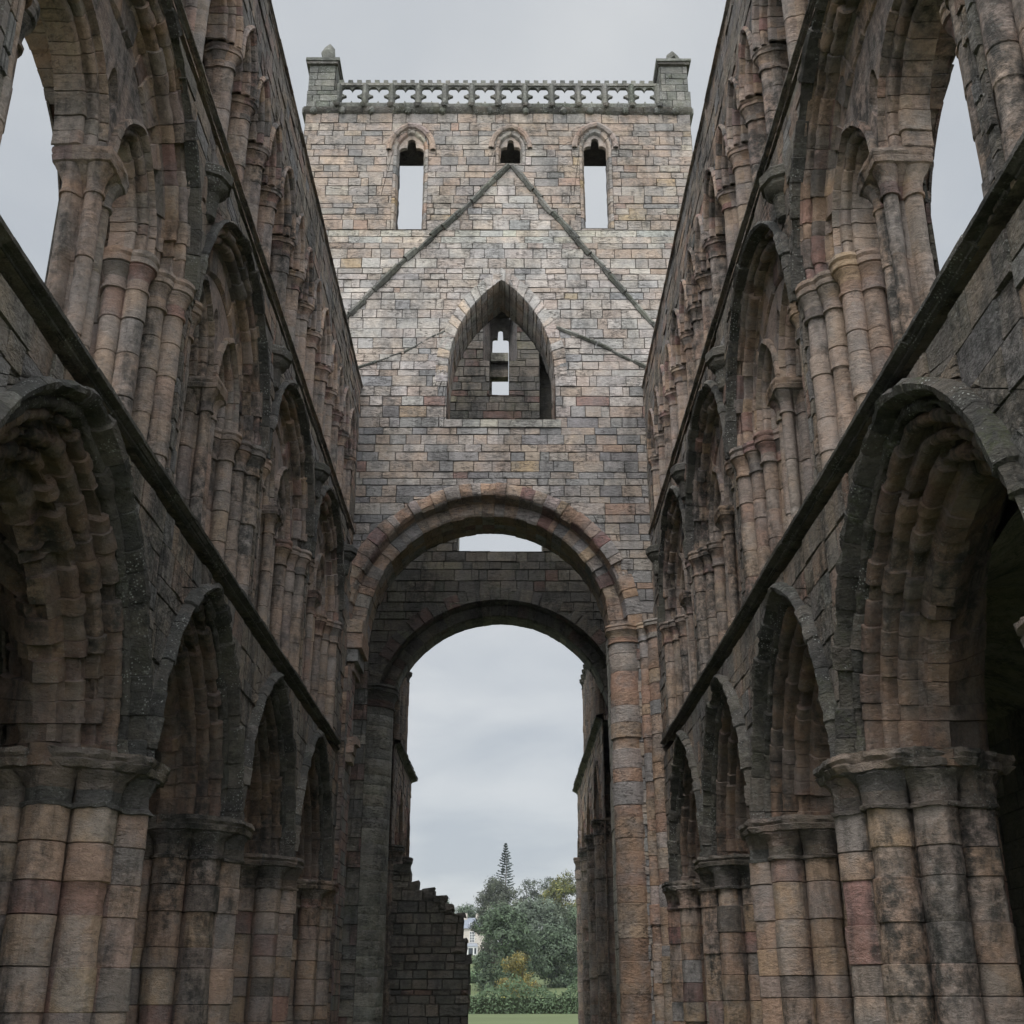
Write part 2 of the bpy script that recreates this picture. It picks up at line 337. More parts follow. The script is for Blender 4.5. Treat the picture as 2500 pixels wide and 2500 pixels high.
def strips(mb, mp, us, ivs, w0, w1, C):
    """flat tracery plate: at each u the solid z-intervals, front and back faces and the edges"""
    for a, b, A, B in zip(us[:-1], us[1:], ivs[:-1], ivs[1:]):
        for (p0, p1), (q0, q1) in zip(A, B):
            if p1-p0 < 1e-4 and q1-q0 < 1e-4: continue
            V = mp(np.array([a, b, b, a, a, b, b, a]), np.array([w0]*4+[w1]*4), np.array([p0, q0, q1, p1]*2))
            mb.add(V, [(0, 1, 2, 3), (5, 4, 7, 6), (0, 4, 5, 1), (3, 2, 6, 7)], C, False)

# ------------------------------------------------------------------ the two nave walls
BAY, T = 5.1, 1.5
CEN = [6.2, 11.3, 16.4, 21.5, 26.6]; BAYS = [(5.35, 2.55), (10.87, 2.97), (16.4, 2.55), (21.5, 2.55), (26.62, 2.57)]; PIERS = [7.9, 13.85, 18.95, 24.05, 29.2]
ZS1, ZS2, ZTOP, ZG, ZC = 5.62, 11.5, 16.35, 8.7, 13.75          # strings, wall head, gallery and clerestory springing
A_PROF = prof([(-.03, .03), (-.03, -.1), (.03, -.17), (.09, -.15), (.13, -.06), (.14, .05)], roll(.2, .07, .06, 190, 390)+[(.24, .16)], roll(.32, .15, .07, 185, 380)+[(.36, .27)], [(.42, .27)]+roll(.49, .3, .07, 185, 380)+[(.53, .43)],
              [(.58, .43)]+roll(.66, .45, .075, 185, 375)+[(.7, .58)], [(.75, .6), (.84, .62), (.87, .68)], [(.87, .85)], [(.82, .92), (.7, 1.06)], [(.55, 1.2), (.4, 1.35), (.2, 1.5), (.0, 1.5)])
H_PROF = tuple(a[:15] for a in A_PROF)
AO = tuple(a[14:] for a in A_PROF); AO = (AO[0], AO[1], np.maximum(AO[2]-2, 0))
G_PROF = prof([(.1, .0), (.11, .04)]+roll(.17, .08, .055, 185, 385)+[(.2, .17)], roll(.29, .17, .065, 185, 385)+[(.33, .27)], [(.42, .27)], [(.44, .3), (.74, .3), (.78, .34)], [(.8, .7)], [(.8, 1.1)], [(.8, 1.5)])
G_HOOD = prof([(-.02, .03), (-.02, -.09), (.03, -.13), (.07, -.11), (.1, .0), (.11, .04)])
L_PROF = prof([(-.06, .36), (-.06, .27), (.0, .25), (.03, .33)], roll(.08, .39, .055, 185, 385)+[(.11, .48)], roll(.17, .5, .05, 190, 370)+[(.2, .58)], [(.2, .78)])
J_PROF = prof([(0, .03), (.0, .05)]+roll(.14, .13, .14, 150, 400, 12), [(.24, .3)]+roll(.36, .3, .125, 150, 400, 12), [(.44, .46), (.58, .47), (.62, .44)], roll(.76, .42, .13, 150, 400, 12), roll(.84, .66, .13, 170, 420, 12), [(.8, .82), (.74, .84)], [(.74, 1.15)], [(.74, 1.5)])
C_PROF = prof([(-.02, .03), (-.02, -.05), (.02, -.08), (.06, -.05), (.07, .03)], roll(.12, .06, .05, 185, 385)+[(.15, .14)], roll(.2, .17, .045, 185, 380)+[(.23, .26)], [(.25, .45)])
PIER = closed_prof([(.64*math.cos(k*math.pi/4), .64*math.sin(k*math.pi/4), .238) for k in range(8)], 144, .03)
MIDC = closed_prof([(.135*a, .135*b, .088) for a in (-1, 1) for b in (-1, 1)], 80, core=.35)
CLER = closed_prof([(0, .1, .1), (0, .36, .1), (.0, .23, .07)], 44)
STRG = prof([(-.03, .05), (.0, -.04), (.05, -.05), (.06, -.1)], [(.1, -.17), (.12, -.24), (.21, -.25)], [(.23, -.22), (.3, .0), (.31, .06)])

def nave_wall(side, name, label, offx):
    root = thing('nave_wall', label, 'abbey wall', (side*5., 16.5, GZ))
    def MP(u, wv, z): u, wv, z = np.broadcast_arrays(u, wv, z); return np.stack([offx+side*wv, u, z], -1)
    def BK(u, wv, z): return MP(u, T-wv, z)
    def at(uc, wc=0): return lambda u, wv, z: MP(u+uc, wv+wc, z)
    for i, u in enumerate(PIERS):
        mb = MB(); vsweep(mb, at(u, .7), PIER, GZ, 1.95, ORNG if (i == 4 and side > 0) else NAVE, blk=.38, sub=3, amp=.011, bj=.012, jd=.024, seed=i*7+side)
        p = part(mb, 'pier', M_NAVE, root)
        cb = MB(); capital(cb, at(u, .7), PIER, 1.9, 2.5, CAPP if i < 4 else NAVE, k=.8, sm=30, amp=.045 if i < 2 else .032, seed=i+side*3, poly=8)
        part(cb, 'capital', M_CAP, p)
    for bi, (uc, hb) in enumerate(BAYS):
        ga_ = hb-.09; k0 = .25 if bi == 1 else 0.; J0 = ga_-.62; lanc = {s: ((k0+s*J0)/2, (J0-s*k0)/2-.16) for s in (-1, 1)}
        e = 1.7 if bi == 4 else 0
        if True:
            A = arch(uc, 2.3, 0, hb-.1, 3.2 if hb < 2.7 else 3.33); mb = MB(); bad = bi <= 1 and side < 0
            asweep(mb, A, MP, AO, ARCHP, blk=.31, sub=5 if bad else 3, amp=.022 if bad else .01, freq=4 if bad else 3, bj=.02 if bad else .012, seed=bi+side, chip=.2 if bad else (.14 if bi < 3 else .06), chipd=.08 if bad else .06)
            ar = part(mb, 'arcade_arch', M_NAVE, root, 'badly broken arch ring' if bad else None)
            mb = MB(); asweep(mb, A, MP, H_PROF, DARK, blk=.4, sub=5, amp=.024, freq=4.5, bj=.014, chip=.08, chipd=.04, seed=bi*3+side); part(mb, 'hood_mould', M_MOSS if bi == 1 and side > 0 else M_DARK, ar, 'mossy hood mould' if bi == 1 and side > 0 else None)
            mb = MB(); masonry(mb, MP, (uc-hb, uc+hb+e, 2.5, ZS1), SPAN, [A[2](.05, 2.1)], .33, .5, rough=.028, joint=.01, hvar=.4)
            masonry(mb, BK, (uc-hb, uc+hb+e, 2.5, ZS1), SPAN, [A[2](.1, 2.1)], .5, 1.1)
            if e: masonry(mb, MP, (uc+hb+.4, 30.8, GZ, 2.5), NAVE, [], .33, .5)
            mb.quad(MP(np.array([uc-hb, uc+hb+e, uc+hb+e, uc-hb]), np.array([0, 0, T, T]), np.full(4, ZS1-.01)), tint(SPAN)); part(mb, 'spandrel', M_SPAN, root)
        A = arch(uc, ZG, .0, ga_, 2.52 if hb < 2.7 else 2.7); mb = MB()
        asweep(mb, A, MP, G_PROF, NAVE, blk=.34, sub=2, amp=.022 if bi <= 1 else .014, bj=.013, seed=bi+5, chip=.16, chipd=.06)
        ga = part(mb, 'gallery_arch', M_NAVE, root)
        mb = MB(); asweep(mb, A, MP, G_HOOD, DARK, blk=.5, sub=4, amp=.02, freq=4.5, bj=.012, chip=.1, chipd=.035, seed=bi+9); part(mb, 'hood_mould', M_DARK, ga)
        for s in (-1, 1):
            mb = MB(); vsweep(mb, MP, J_PROF, ZS1+.2, ZG-.5, PALE, uc=uc+s*ga_, sgn=-s, closed=False, blk=.45, sub=2, amp=.008, bj=.008, jd=.014, seed=bi+s)
            jb = part(mb, 'jamb_shafts', M_NAVE, root)
            mb = MB(); capital(mb, MP, J_PROF, ZG-.53, ZG, NAVE, uc=uc+s*ga_, sgn=-s, closed=False, k=.7, sm=5, amp=.016, seed=bi+s*2); part(mb, 'capital', M_NAVE, jb)
            Ls = arch(uc+lanc[s][0], ZG, .15, lanc[s][1], 1.15); mb = MB(); asweep(mb, Ls, MP, L_PROF, PALE, blk=.24, sub=2, amp=.009, bj=.006, seed=bi+s*5)
            part(mb, 'lancet_arch', M_NAVE, root)
        mb = MB(); vsweep(mb, at(uc+k0, .44), MIDC, ZS1+.2, ZG-.5, PALE, blk=.8, sub=4, amp=.007, bj=.006, jd=.012, seed=bi)
        cc = part(mb, 'gallery_column', M_NAVE, root)
        mb = MB(); capital(mb, at(uc+k0, .44), MIDC, ZG-.53, ZG, NAVE, k=.5, sm=8, amp=.012, seed=bi+2, poly=4); part(mb, 'capital', M_NAVE, cc)
        tr = ga_-.76; us = np.linspace(-tr+.04, tr-.04, 57); ivs = []
        for u in us:
            top = ZG+math.sqrt(max(0, tr*tr-u*u)); lcn, lh = lanc[1 if u > k0 else -1]; La = (lh**2+1.15**2)/(2*lh); lc = La-lh; q = abs(u-lcn); lo = ZG+.15+math.sqrt(max(0, (La-.06)**2-(q+lc)**2)) if q < lh-.06 else ZG
            hx = .15
            if abs(u-k0) < hx: hh = .33*math.sqrt(1-((u-k0)/hx)**2); m1, m2 = 9.75-hh, 9.75+hh
            else: m1 = m2 = 9.75
            m1 = max(m1, lo); m2 = max(m1, m2); ivs.append([(min(lo, top), min(m1, top)), (min(m2, top), top)])
        mb = MB(); strips(mb, at(uc), us, ivs, .34, .77, np.array([.33, .25, .21])); part(mb, 'tympanum', M_NAVE, ga)
        mb = MB(); masonry(mb, MP, (uc-hb, uc+hb+e, ZS1+.2, ZS2), SPAN, [A[2](.05, ZS1)], .31, .48, rough=.03, hvar=.4)
        masonry(mb, BK, (uc-hb, uc+hb+e, ZS1, ZS2), SPAN, [A[2](.8, ZS1)], .5, 1.1)
        ib = MB(); ua = uc-hb if bi > 1 else uc+1.3
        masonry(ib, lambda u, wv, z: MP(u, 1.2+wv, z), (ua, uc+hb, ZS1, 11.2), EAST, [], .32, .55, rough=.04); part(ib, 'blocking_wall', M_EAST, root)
        mb.quad(MP(np.array([uc-hb, uc+hb, uc+hb, uc-hb]), np.array([0, 0, T, T]), np.full(4, ZS1+.2)), tint(SPAN)); part(mb, 'gallery_wall', M_SPAN, root)
        cu = CEN[bi]
        arcs = [arch(cu+c+.2, ZC, .1, hw, rs) for c, hw, rs in ((-1.18, .5, 1.0), (0, .52, 1.0), (1.18, .5, 1.0), (2.55, .7, 1.05))]
        for Ac in arcs:
            mb = MB(); asweep(mb, Ac, MP, C_PROF, NAVE, blk=.26, sub=1, amp=.008, bj=.006, seed=bi+11); part(mb, 'clerestory_arch', M_NAVE, root)
        for o in (-1.77, -.59, .59, 1.77)+((3.28,) if e else ()):
            mb = MB(); vsweep(mb, at(cu+o+.2, .03), CLER, ZS2+.2, ZC-.36, PALE, blk=.4, sub=2, amp=.006, bj=.006, jd=.01, seed=bi+3)
            sh = part(mb, 'clerestory_shaft', M_NAVE, root)
            mb = MB(); capital(mb, at(cu+o+.2, .03), CLER, ZC-.38, ZC+.02, NAVE, k=.62, sm=6, amp=.014, seed=int(o*10)+bi); part(mb, 'capital', M_NAVE, sh)
        mb = MB(); u0, u1 = cu-1.63, cu-1.63+BAY+(.73 if e else 0)
        masonry(mb, MP, (u0, u1, ZC, ZTOP), SPAN, [Ac[2](.04, ZC-.1) for Ac in arcs], .27, .45, rough=.025)
        masonry(mb, lambda u, wv, z: MP(u, wv+.8, z), (u0, u1, ZS2, 14.9), NAVE, [], .32, .6)
        masonry(mb, BK, (u0, u1, ZS2, ZTOP), SPAN, [], .5, 1.)
        if e: masonry(mb, MP, (u1-.7, u1, ZS2, ZC), SPAN, [], .27, .45)
        for z, a, b in ((14.85, .3, .85), (ZS2+.2, .0, .85), (ZTOP, -.04, T+.04)):
            mb.quad(MP(np.array([u0, u1, u1, u0]), np.array([a, a, b, b]), np.full(4, z)), tint(SPAN))
        part(mb, 'clerestory_wall', M_SPAN, root)
    for z, sc in ((5.82, .46), (11.77, .28), (ZTOP-.1, .3)):
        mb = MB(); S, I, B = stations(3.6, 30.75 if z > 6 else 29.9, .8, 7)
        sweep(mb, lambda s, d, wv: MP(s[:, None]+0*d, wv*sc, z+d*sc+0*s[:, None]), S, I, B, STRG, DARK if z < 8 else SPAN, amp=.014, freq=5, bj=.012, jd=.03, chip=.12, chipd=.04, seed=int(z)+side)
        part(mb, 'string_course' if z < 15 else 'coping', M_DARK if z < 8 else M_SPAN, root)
    for i, u in enumerate(PIERS):
        rows = []
        for z, r in ((9.75, .02), (9.8, .13), (10.15, .17), (10.2, .24), (10.27, .3), (10.33, .3), (10.35, .36), (10.49, .37), (10.53, .33), (10.55, .02)):
            an = np.linspace(-math.pi/2, math.pi/2, 5); rows.append(MP(u+.35+r*1.*np.sin(an), -r*.85*np.cos(an), np.full(5, z+.4)))
        X = np.array(rows); X += fbm(X, 5, i)[..., None]*.012
        mb = MB(); mb.grid(X, tint(DARK), smooth=False); part(mb, 'corbel', M_DARK, root)
    mb = MB(); us = np.linspace(3.6, 31, 40); ws = np.linspace(T, 5.2, 9)
    V = np.array([MP(us, x, 5.25-.6*abs(x-3.3)**2/3.4+.18*np.cos((us-6.2)*2*math.pi/BAY)) for x in ws]); mb.grid(V, tint(EAST)); V2 = V.copy(); V2[..., 2] = 5.6; mb.grid(V2, tint(EAST), smooth=False)
    part(mb, 'aisle_vault', M_EAST, root)
    return root
nave_wall(-1, 'nave_wall', 'left three-tiered arcaded nave wall, its nearest lower arch ring badly broken', -4.25)
nave_wall(1, 'nave_wall', 'right three-tiered arcaded nave wall, its nearest lower arch whole under a mossy hood', 3.9)
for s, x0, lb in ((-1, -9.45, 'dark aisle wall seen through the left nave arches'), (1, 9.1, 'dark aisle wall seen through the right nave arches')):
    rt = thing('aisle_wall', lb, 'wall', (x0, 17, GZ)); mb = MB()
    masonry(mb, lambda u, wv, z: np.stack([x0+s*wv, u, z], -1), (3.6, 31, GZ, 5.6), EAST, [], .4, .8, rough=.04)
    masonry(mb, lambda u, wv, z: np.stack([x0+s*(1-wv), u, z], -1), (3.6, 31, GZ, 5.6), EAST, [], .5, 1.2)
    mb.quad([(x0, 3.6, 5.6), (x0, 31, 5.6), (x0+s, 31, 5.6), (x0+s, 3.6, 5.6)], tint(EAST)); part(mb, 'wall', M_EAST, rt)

# ------------------------------------------------------------------ crossing tower
TY = 30.8; TT = 1.8; TX0, TX1, TZ = -6.46, 5.77, 26.15
tower = thing('crossing_tower', 'pale square crossing tower with gable scar, three small top windows and pierced parapet', 'church tower', (-.35, 36.5, GZ))
def WM(u, wv, z): u, wv, z = np.broadcast_arrays(u, wv, z); return np.stack([u, TY+wv, z], -1)
def EM(u, wv, z): u, wv, z = np.broadcast_arrays(u, wv, z); return np.stack([u, 41+wv, z], -1)
def zone(u, z):
    z = z+RNG.normal(0, .5)
    if abs(u-.05) < (24.0-z)*.87 and z < 23.6: return MIDT if z > 16.3 else LOWT
    return UPPER if z > 20.5 else (MIDT if z > 18.2 else LOWT)
WA = arch(-.55, 9.2, 0, 3.3, 3.3); PW = arch(-.21, 15.29, 1.5, 1.54, 3.13)
wins = [(-3.06, .41, 21.75, 24.72), (.06, .33, 24.22, 24.8), (2.72, .37, 21.8, 24.82)]
WIN = [arch(u, zb, zs-zb, a, a*1.55) for u, a, zb, zs in wins]
holes = [WA[2](-.6, GZ-.1), PW[2](-.02, 15.29)]+[x[2](-.13, z-.02) for x, (_, _, z, _) in zip(WIN, wins)]
mb = MB()
masonry(mb, WM, (TX0, TX1, GZ, 21.25), zone, holes, .26, .5, rough=.03, hvar=.42, joint=.009, calm=.22)
masonry(mb, WM, (TX0, TX1, 21.25, 21.72), lambda u, z: pal((.46, .42, .35, 2), (.43, .41, .37, 1), (.47, .39, .32, 1)), holes, .24, .75, rough=.006, hvar=.03)
masonry(mb, WM, (TX0, TX1, 21.72, TZ), zone, holes, .27, .55, rough=.03, hvar=.4, joint=.009, calm=.22)
west = part(mb, 'west_wall', M_TOWER, tower)
mb = MB(); masonry(mb, lambda u, wv, z: WM(u, TT-wv, z), (TX0, TX1, GZ, TZ), EAST, [WA[2](-.0, GZ-.1), PW[2](0, 15.29)]+[[(u-a-.12, z), (u+a+.12, z), (u+a+.12, 25.5), (u-a-.12, 25.5)] for u, a, z, _ in wins], .4, .8)
part(mb, 'inner_west_face', M_EAST, tower)
WAP = prof([(-.82, .03), (-.82, -.04), (-.76, -.07), (-.5, -.06), (-.45, -.02)], [(-.42, .06), (-.42, .16), (-.38, .3)], [(-.36, .4), (-.06, .38), (0, .43)], [(0, .7), (.0, 1.05)], [(0, 1.4)], [(0, 1.8)])
mb = MB(); asweep(mb, WA, WM, WAP, ORNG, blk=.3, sub=2, amp=.014, bj=.015, jd=.02, chip=.05, seed=3); part(mb, 'crossing_arch', M_TOWER, tower, 'nearer round arch of two orders of brown voussoirs')
PWP = prof([(-.36, .03), (-.36, -.03), (-.02, -.03), (0, .02)], [(0, .5)], [(0, 1.)], [(0, 1.4)], [(0, 1.8)])
mb = MB(); asweep(mb, PW, WM, PWP, RINGP, blk=.25, sub=2, amp=.01, bj=.012, jd=.03, jt=.02, seed=4, t0=1.2, t1=PW[0]-1.2)
asweep(mb, PW, WM, tuple(a[3:] for a in PWP[:2])+(np.maximum(PWP[2][3:]-1, 0),), NAVE, blk=.3, t1=1.2, seed=5); asweep(mb, PW, WM, tuple(a[3:] for a in PWP[:2])+(np.maximum(PWP[2][3:]-1, 0),), NAVE, blk=.3, t0=PW[0]-1.2, seed=5)
mb.quad([(-1.75, TY, 15.29), (1.33, TY, 15.29), (1.33, TY+TT, 15.29), (-1.75, TY+TT, 15.29)], tint(EAST))
masonry(mb, lambda u, wv, z: WM(u, wv-.05, z), (-1.95, 1.5, 15.03, 15.28), GREY, [], .25, .7, rough=.01); part(mb, 'pointed_window', M_TOWER, tower)
# top windows: hood, jamb, trefoil plate, flat rear lintel
WHP = prof([(-.13, .03), (-.13, -.02), (-.05, .0), (0, .1), (.02, .2)])
WHH = prof([(-.36, .03), (-.36, -.1), (-.28, -.14), (-.2, -.1), (-.17, .03)])
for (u, a, zb, zs), A in zip(wins, WIN):
    mb = MB(); asweep(mb, A, WM, WHP, UPPER, blk=.3, sub=1, amp=.006, seed=int(u*3)); j = .45
    for s in (-1, 1):
        zz_ = np.linspace(zb, 25.52, 26); wv = np.linspace(.2, TT, 6); G = np.array([WM(u+s*(a+.02+.1*min(1, (x-.2)*3)), x, zz_) for x in wv])
        G[..., 0] += fbm(G, 3, 5)*.06*np.linspace(0, 1, 6)[:, None]; mb.grid(G, tint(EAST, 5*25).reshape(5, 25, 3), smooth=False)
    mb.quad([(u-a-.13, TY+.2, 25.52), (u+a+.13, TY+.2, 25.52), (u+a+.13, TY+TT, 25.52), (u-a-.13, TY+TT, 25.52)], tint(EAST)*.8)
    mb.quad([(u-a-.13, TY, zb), (u+a+.13, TY, zb), (u+a+.13, TY+TT, zb), (u-a-.13, TY+TT, zb)], tint(GREY))
    wn = part(mb, 'belfry_window', M_TOWER, tower)
    mb = MB(); L0 = zs-zb; asweep(mb, A, WM, WHH, PALE, blk=.4, sub=2, amp=.008, t0=L0-.05, t1=A[0]-L0+.05, seed=2); part(mb, 'hood_mould', M_TOWER, wn)
    rise = a*1.55; Rr = (a*a+rise*rise)/(2*a); c = Rr-a; us = np.linspace(-a, a, 29); ivs = []
    for x in us:
        top = zs+math.sqrt(max(0, Rr*Rr-(abs(x)+c)**2))+.01; q = .26*a/.41
        lob = zs-.05+math.sqrt(max(0, (.5*a)**2-(abs(x)-.5*a)**2)); zc = zs+rise*.55
        bb = zc+math.sqrt(max(0, (.32*a)**2-x*x)) if abs(x) < .32*a else 0
        ivs.append([(max(lob, bb) if abs(x) < .3*a else lob, top)])
    mb = MB(); strips(mb, lambda x, wv, z: WM(x+u, wv, z), us, ivs, .1, .24, np.array([.42, .33, .27])); part(mb, 'trefoil_head', M_TOWER, wn)
# weather creases of vanished roofs
def crease(pts, r, name, lab=None):
    """a drip course of separate weathered stones bedded in the wall"""
    mb = MB()
    for a, b in zip(pts[:-1], pts[1:]):
        a, b = np.array(a), np.array(b); Ln = np.linalg.norm(b-a); t = (b-a)/Ln; nn = np.array([-t[1], t[0]]); nn = nn if nn[1] > 0 else -nn; q = 0
        while q < Ln-.05:
            l_ = min(RNG.uniform(.3, .8), Ln-q); sh, kk = RNG.normal(0, .18*r), RNG.uniform(.7, 1.25); rows = []
            if True:
                for x in np.linspace(q+.01, q+l_-.01, 5):
                    k = kk*(1+.35*fbm(np.array([[a[0]+t[0]*x, 3.1, a[1]+t[1]*x]]), 3, 3)[0]); c = a+t*x+nn*sh
                    rows.append([(c[0]+nn[0]*m_*r*k, TY+d*r*k, c[1]+nn[1]*m_*r*k) for m_, d in ((-.75, .4), (-.65, -.6), (.0, -1.25), (.6, -1.05), (1, .4))])
                mb.grid(np.array(rows), tint(LICH)*RNG.uniform(.6, 1.1), smooth=False)
            q += l_
    return part(mb, name, M_LICH, tower, lab)
crease([(.02, 24.1), (-1.6, 22.2), (-3.3, 20.38), (-4.95, 18.4)], .115, 'roof_crease'); crease([(.12, 24.1), (1.5, 22.1), (3.05, 20.05), (4.6, 17.93)], .115, 'roof_crease')
crease([(1.4, 18.3), (2.6, 17.75), (4.2, 16.85)], .075, 'old_roof_scar'); crease([(-1.85, 18.2), (-3.1, 17.45), (-4.4, 16.95)], .05, 'old_roof_scar')
# right respond of the crossing arch
for x, y, r, bl in ((3.12, 31.1, .43, .42), (3.62, 30.72, .15, .42), (3.98, 30.5, .32, .42)):
    mb = MB(); P = closed_prof([(0, 0, r)], 28); vsweep(mb, lambda u, wv, z: np.stack([x+u, y+wv, z], -1), P, GZ, 8.75, ORNG, blk=bl, sub=2, amp=.01, bj=.01, jd=.016, seed=int(x*9))
    sh = part(mb, 'respond_shaft', M_TOWER, tower); mb = MB()
    capital(mb, lambda u, wv, z: np.stack([x+u, y+wv, z], -1), P, 8.72, 9.2, ORNG, k=.7, amp=.012, poly=6 if r > .2 else 0); part(mb, 'capital', M_NAVE, sh)
mb = MB(); masonry(mb, lambda u, wv, z: WM(u, wv+.55, z), (2.75, 4.4, GZ, 9.2), ORNG, [], .4, .5); masonry(mb, lambda u, wv, z: np.stack([2.75+wv+0*u, u+0*z, z], -1), (31.3, 32.6, GZ, 9.2), GREY, [], .36, .5); part(mb, 'respond_core', M_TOWER, tower)
# left springing: the respond is gone, only a cut stump is left
mb = MB()
for k, (x, z0_, z1_, d) in enumerate(((-3.85, 8.95, 9.3, .0), (-3.82, 8.55, 8.93, .03), (-3.92, 8.2, 8.53, .1), (-4.02, 7.95, 8.18, .22))): mb.box((-4.6, TY-.25+d, z0_), (x, TY+1.2, z1_), tint(ORNG), .02)
for k in range(3): mb.box((-4.4+.1*k, TY-.4+.05*k, 5.55+.22*k), (-3.95+.06*k, TY+.3, 5.75+.22*k), tint(ORNG), .03)
masonry(mb, lambda u, wv, z: np.stack([-4.1+.0*u-wv, u+0*z, z], -1), (30.3, 31.6, GZ, 8.0), pal((.33, .21, .18, 3), (.3, .24, .2, 2), (.27, .25, .23, 1)), [], .26, .4); masonry(mb, lambda u, wv, z: WM(u, wv-.4, z), (-4.5, -4.1, GZ, 8.0), NAVE, [], .3, .4)
part(mb, 'broken_springing', M_TOWER, tower)
# east wall of the crossing
EA = arch(-.3, 8.8, 0, 3.9, 3.9); mb = MB()
gap = [(-1.83, 15.06), (1.25, 15.0), (1.25, 18.6), (-1.83, 18.6)]
eh = [EA[2](-.5, GZ-.1), gap, [(-.97, 22.9), (.33, 22.9), (.33, 25.4), (-.97, 25.4)], [(-.72, 21.43), (.02, 21.4), (.02, 23.0), (-.72, 23.0)], [(1.2, 20.), (2.1, 20.), (2.1, 23.2), (1.2, 23.2)]]
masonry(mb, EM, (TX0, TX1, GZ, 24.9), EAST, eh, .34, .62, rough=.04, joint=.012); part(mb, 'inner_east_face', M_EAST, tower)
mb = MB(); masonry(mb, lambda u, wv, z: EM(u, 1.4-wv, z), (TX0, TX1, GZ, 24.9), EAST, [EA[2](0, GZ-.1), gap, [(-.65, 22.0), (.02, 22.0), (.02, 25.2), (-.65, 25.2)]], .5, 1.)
for s, zq in ((-1.83, 0), (1.25, 0)): mb.quad([(s, 41, 15.05), (s, 42.4, 15.05), (s, 42.4, 18.6), (s, 41, 18.6)], tint(GREY)*1.4)
for zq in (15.04, 18.6): mb.quad([(-1.83, 41, zq), (1.25, 41, zq), (1.25, 42.4, zq), (-1.83, 42.4, zq)], tint(EAST))
for xa, xb in ((-.97, -.66), (.33, .03)): mb.quad([(xa, 41, 23.0), (xb, 42.2, 23.0), (xb, 42.2, 25.4), (xa, 41, 25.4)], tint(ORNG))
for xs in (-.72, .02): mb.quad([(xs, 41, 21.4), (xs, 42.3, 21.4), (xs, 42.3, 23), (xs, 41, 23)], tint(EAST))
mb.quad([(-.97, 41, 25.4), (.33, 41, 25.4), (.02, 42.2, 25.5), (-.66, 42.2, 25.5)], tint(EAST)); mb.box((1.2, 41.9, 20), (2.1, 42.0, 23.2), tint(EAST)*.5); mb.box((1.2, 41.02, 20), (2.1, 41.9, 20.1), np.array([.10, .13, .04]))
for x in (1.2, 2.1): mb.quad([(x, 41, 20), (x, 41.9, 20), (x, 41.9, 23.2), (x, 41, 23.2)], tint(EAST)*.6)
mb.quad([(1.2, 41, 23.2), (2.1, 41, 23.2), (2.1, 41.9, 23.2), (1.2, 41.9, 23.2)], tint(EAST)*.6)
mb.box((-.70, 41.9, 22.67), (.0, 42.3, 23.0), tint(EAST), .004); mb.box((-.70, 42.0, 23.01), (.0, 42.3, 23.35), tint(EAST)*.6, .004); mb.box((-.70, 41.85, 23.36), (.0, 42.3, 23.73), tint(GREY), .004)
mb.quad([(-.72, 41, 21.38), (.02, 41, 21.38), (.02, 42.4, 22.02), (-.72, 42.4, 22.02)], tint(EAST)); mb.box((-.72, 42.2, 21.3), (.02, 42.39, 22.03), tint(EAST), .0)
us = np.linspace(-.67, .05, 37); ivs = []
for x in us:
    q = abs(x+.315); z = 24.42+math.sqrt(max(0, .12**2-max(0, q-.22)**2)) if q < .335 else 23.7
    if q < .1: z = 24.86+math.sqrt(max(0, .105**2-q*q))
    ivs.append([(max(23.7, z), 25.6)])
strips(mb, EM, us, ivs, 1.15, 1.3, tint(EAST)*.8); part(mb, 'inner_slit_window', M_EAST, tower)
EAP = prof([(-.95, .03), (-.95, -.04), (-.5, -.05), (-.46, .03)], [(-.44, .1), (-.42, .28)], [(-.4, .34), (-.03, .33), (0, .38)], [(0, .8)], [(0, 1.4)])
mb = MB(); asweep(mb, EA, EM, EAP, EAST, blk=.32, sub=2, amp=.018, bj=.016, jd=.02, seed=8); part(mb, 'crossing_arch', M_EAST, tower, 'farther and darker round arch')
# north and south walls of the crossing with tall arches
for s, xi, xo in ((-1, -5.0, TX0), (1, 4.3, TX1)):
    NA = arch(36.7, 9.2, 0, 2.75, 3.2); mb = MB(); mpn = lambda u, wv, z: np.stack([xi+s*wv+0*u, u+0*z, z+0*u], -1)
    masonry(mb, mpn, (TY+TT, 41, GZ, 24.9), EAST, [NA[2](0, GZ-.1)], .34, .6, rough=.03)
    masonry(mb, lambda u, wv, z: np.stack([xo-s*wv+0*u, u+0*z, z], -1), (TY, 42.4, 5, TZ), UPPER, [], .34, .7)
    asweep(mb, NA, lambda u, wv, z: np.stack([xi+s*wv+0*u, u, z], -1), prof([(-.1, .03), (-.1, -.05), (0, .0)], [(0, .5)], [(0, 1.3)]), EAST, blk=.35, seed=2)
    part(mb, 'side_wall', M_EAST, tower)
    mb = MB(); masonry(mb, lambda u, wv, z: np.stack([xi+s*(4.+wv)+0*u, u+0*z, z], -1), (TY, 44, GZ, 13), EAST, [], .4, .8)
    mb.quad([(xi+s*1.3, TY, 13), (xi+s*1.3, 44, 13), (xi+s*4, 44, 13), (xi+s*4, TY, 13)], tint(EAST)); part(mb, 'transept_wall', M_EAST, tower)
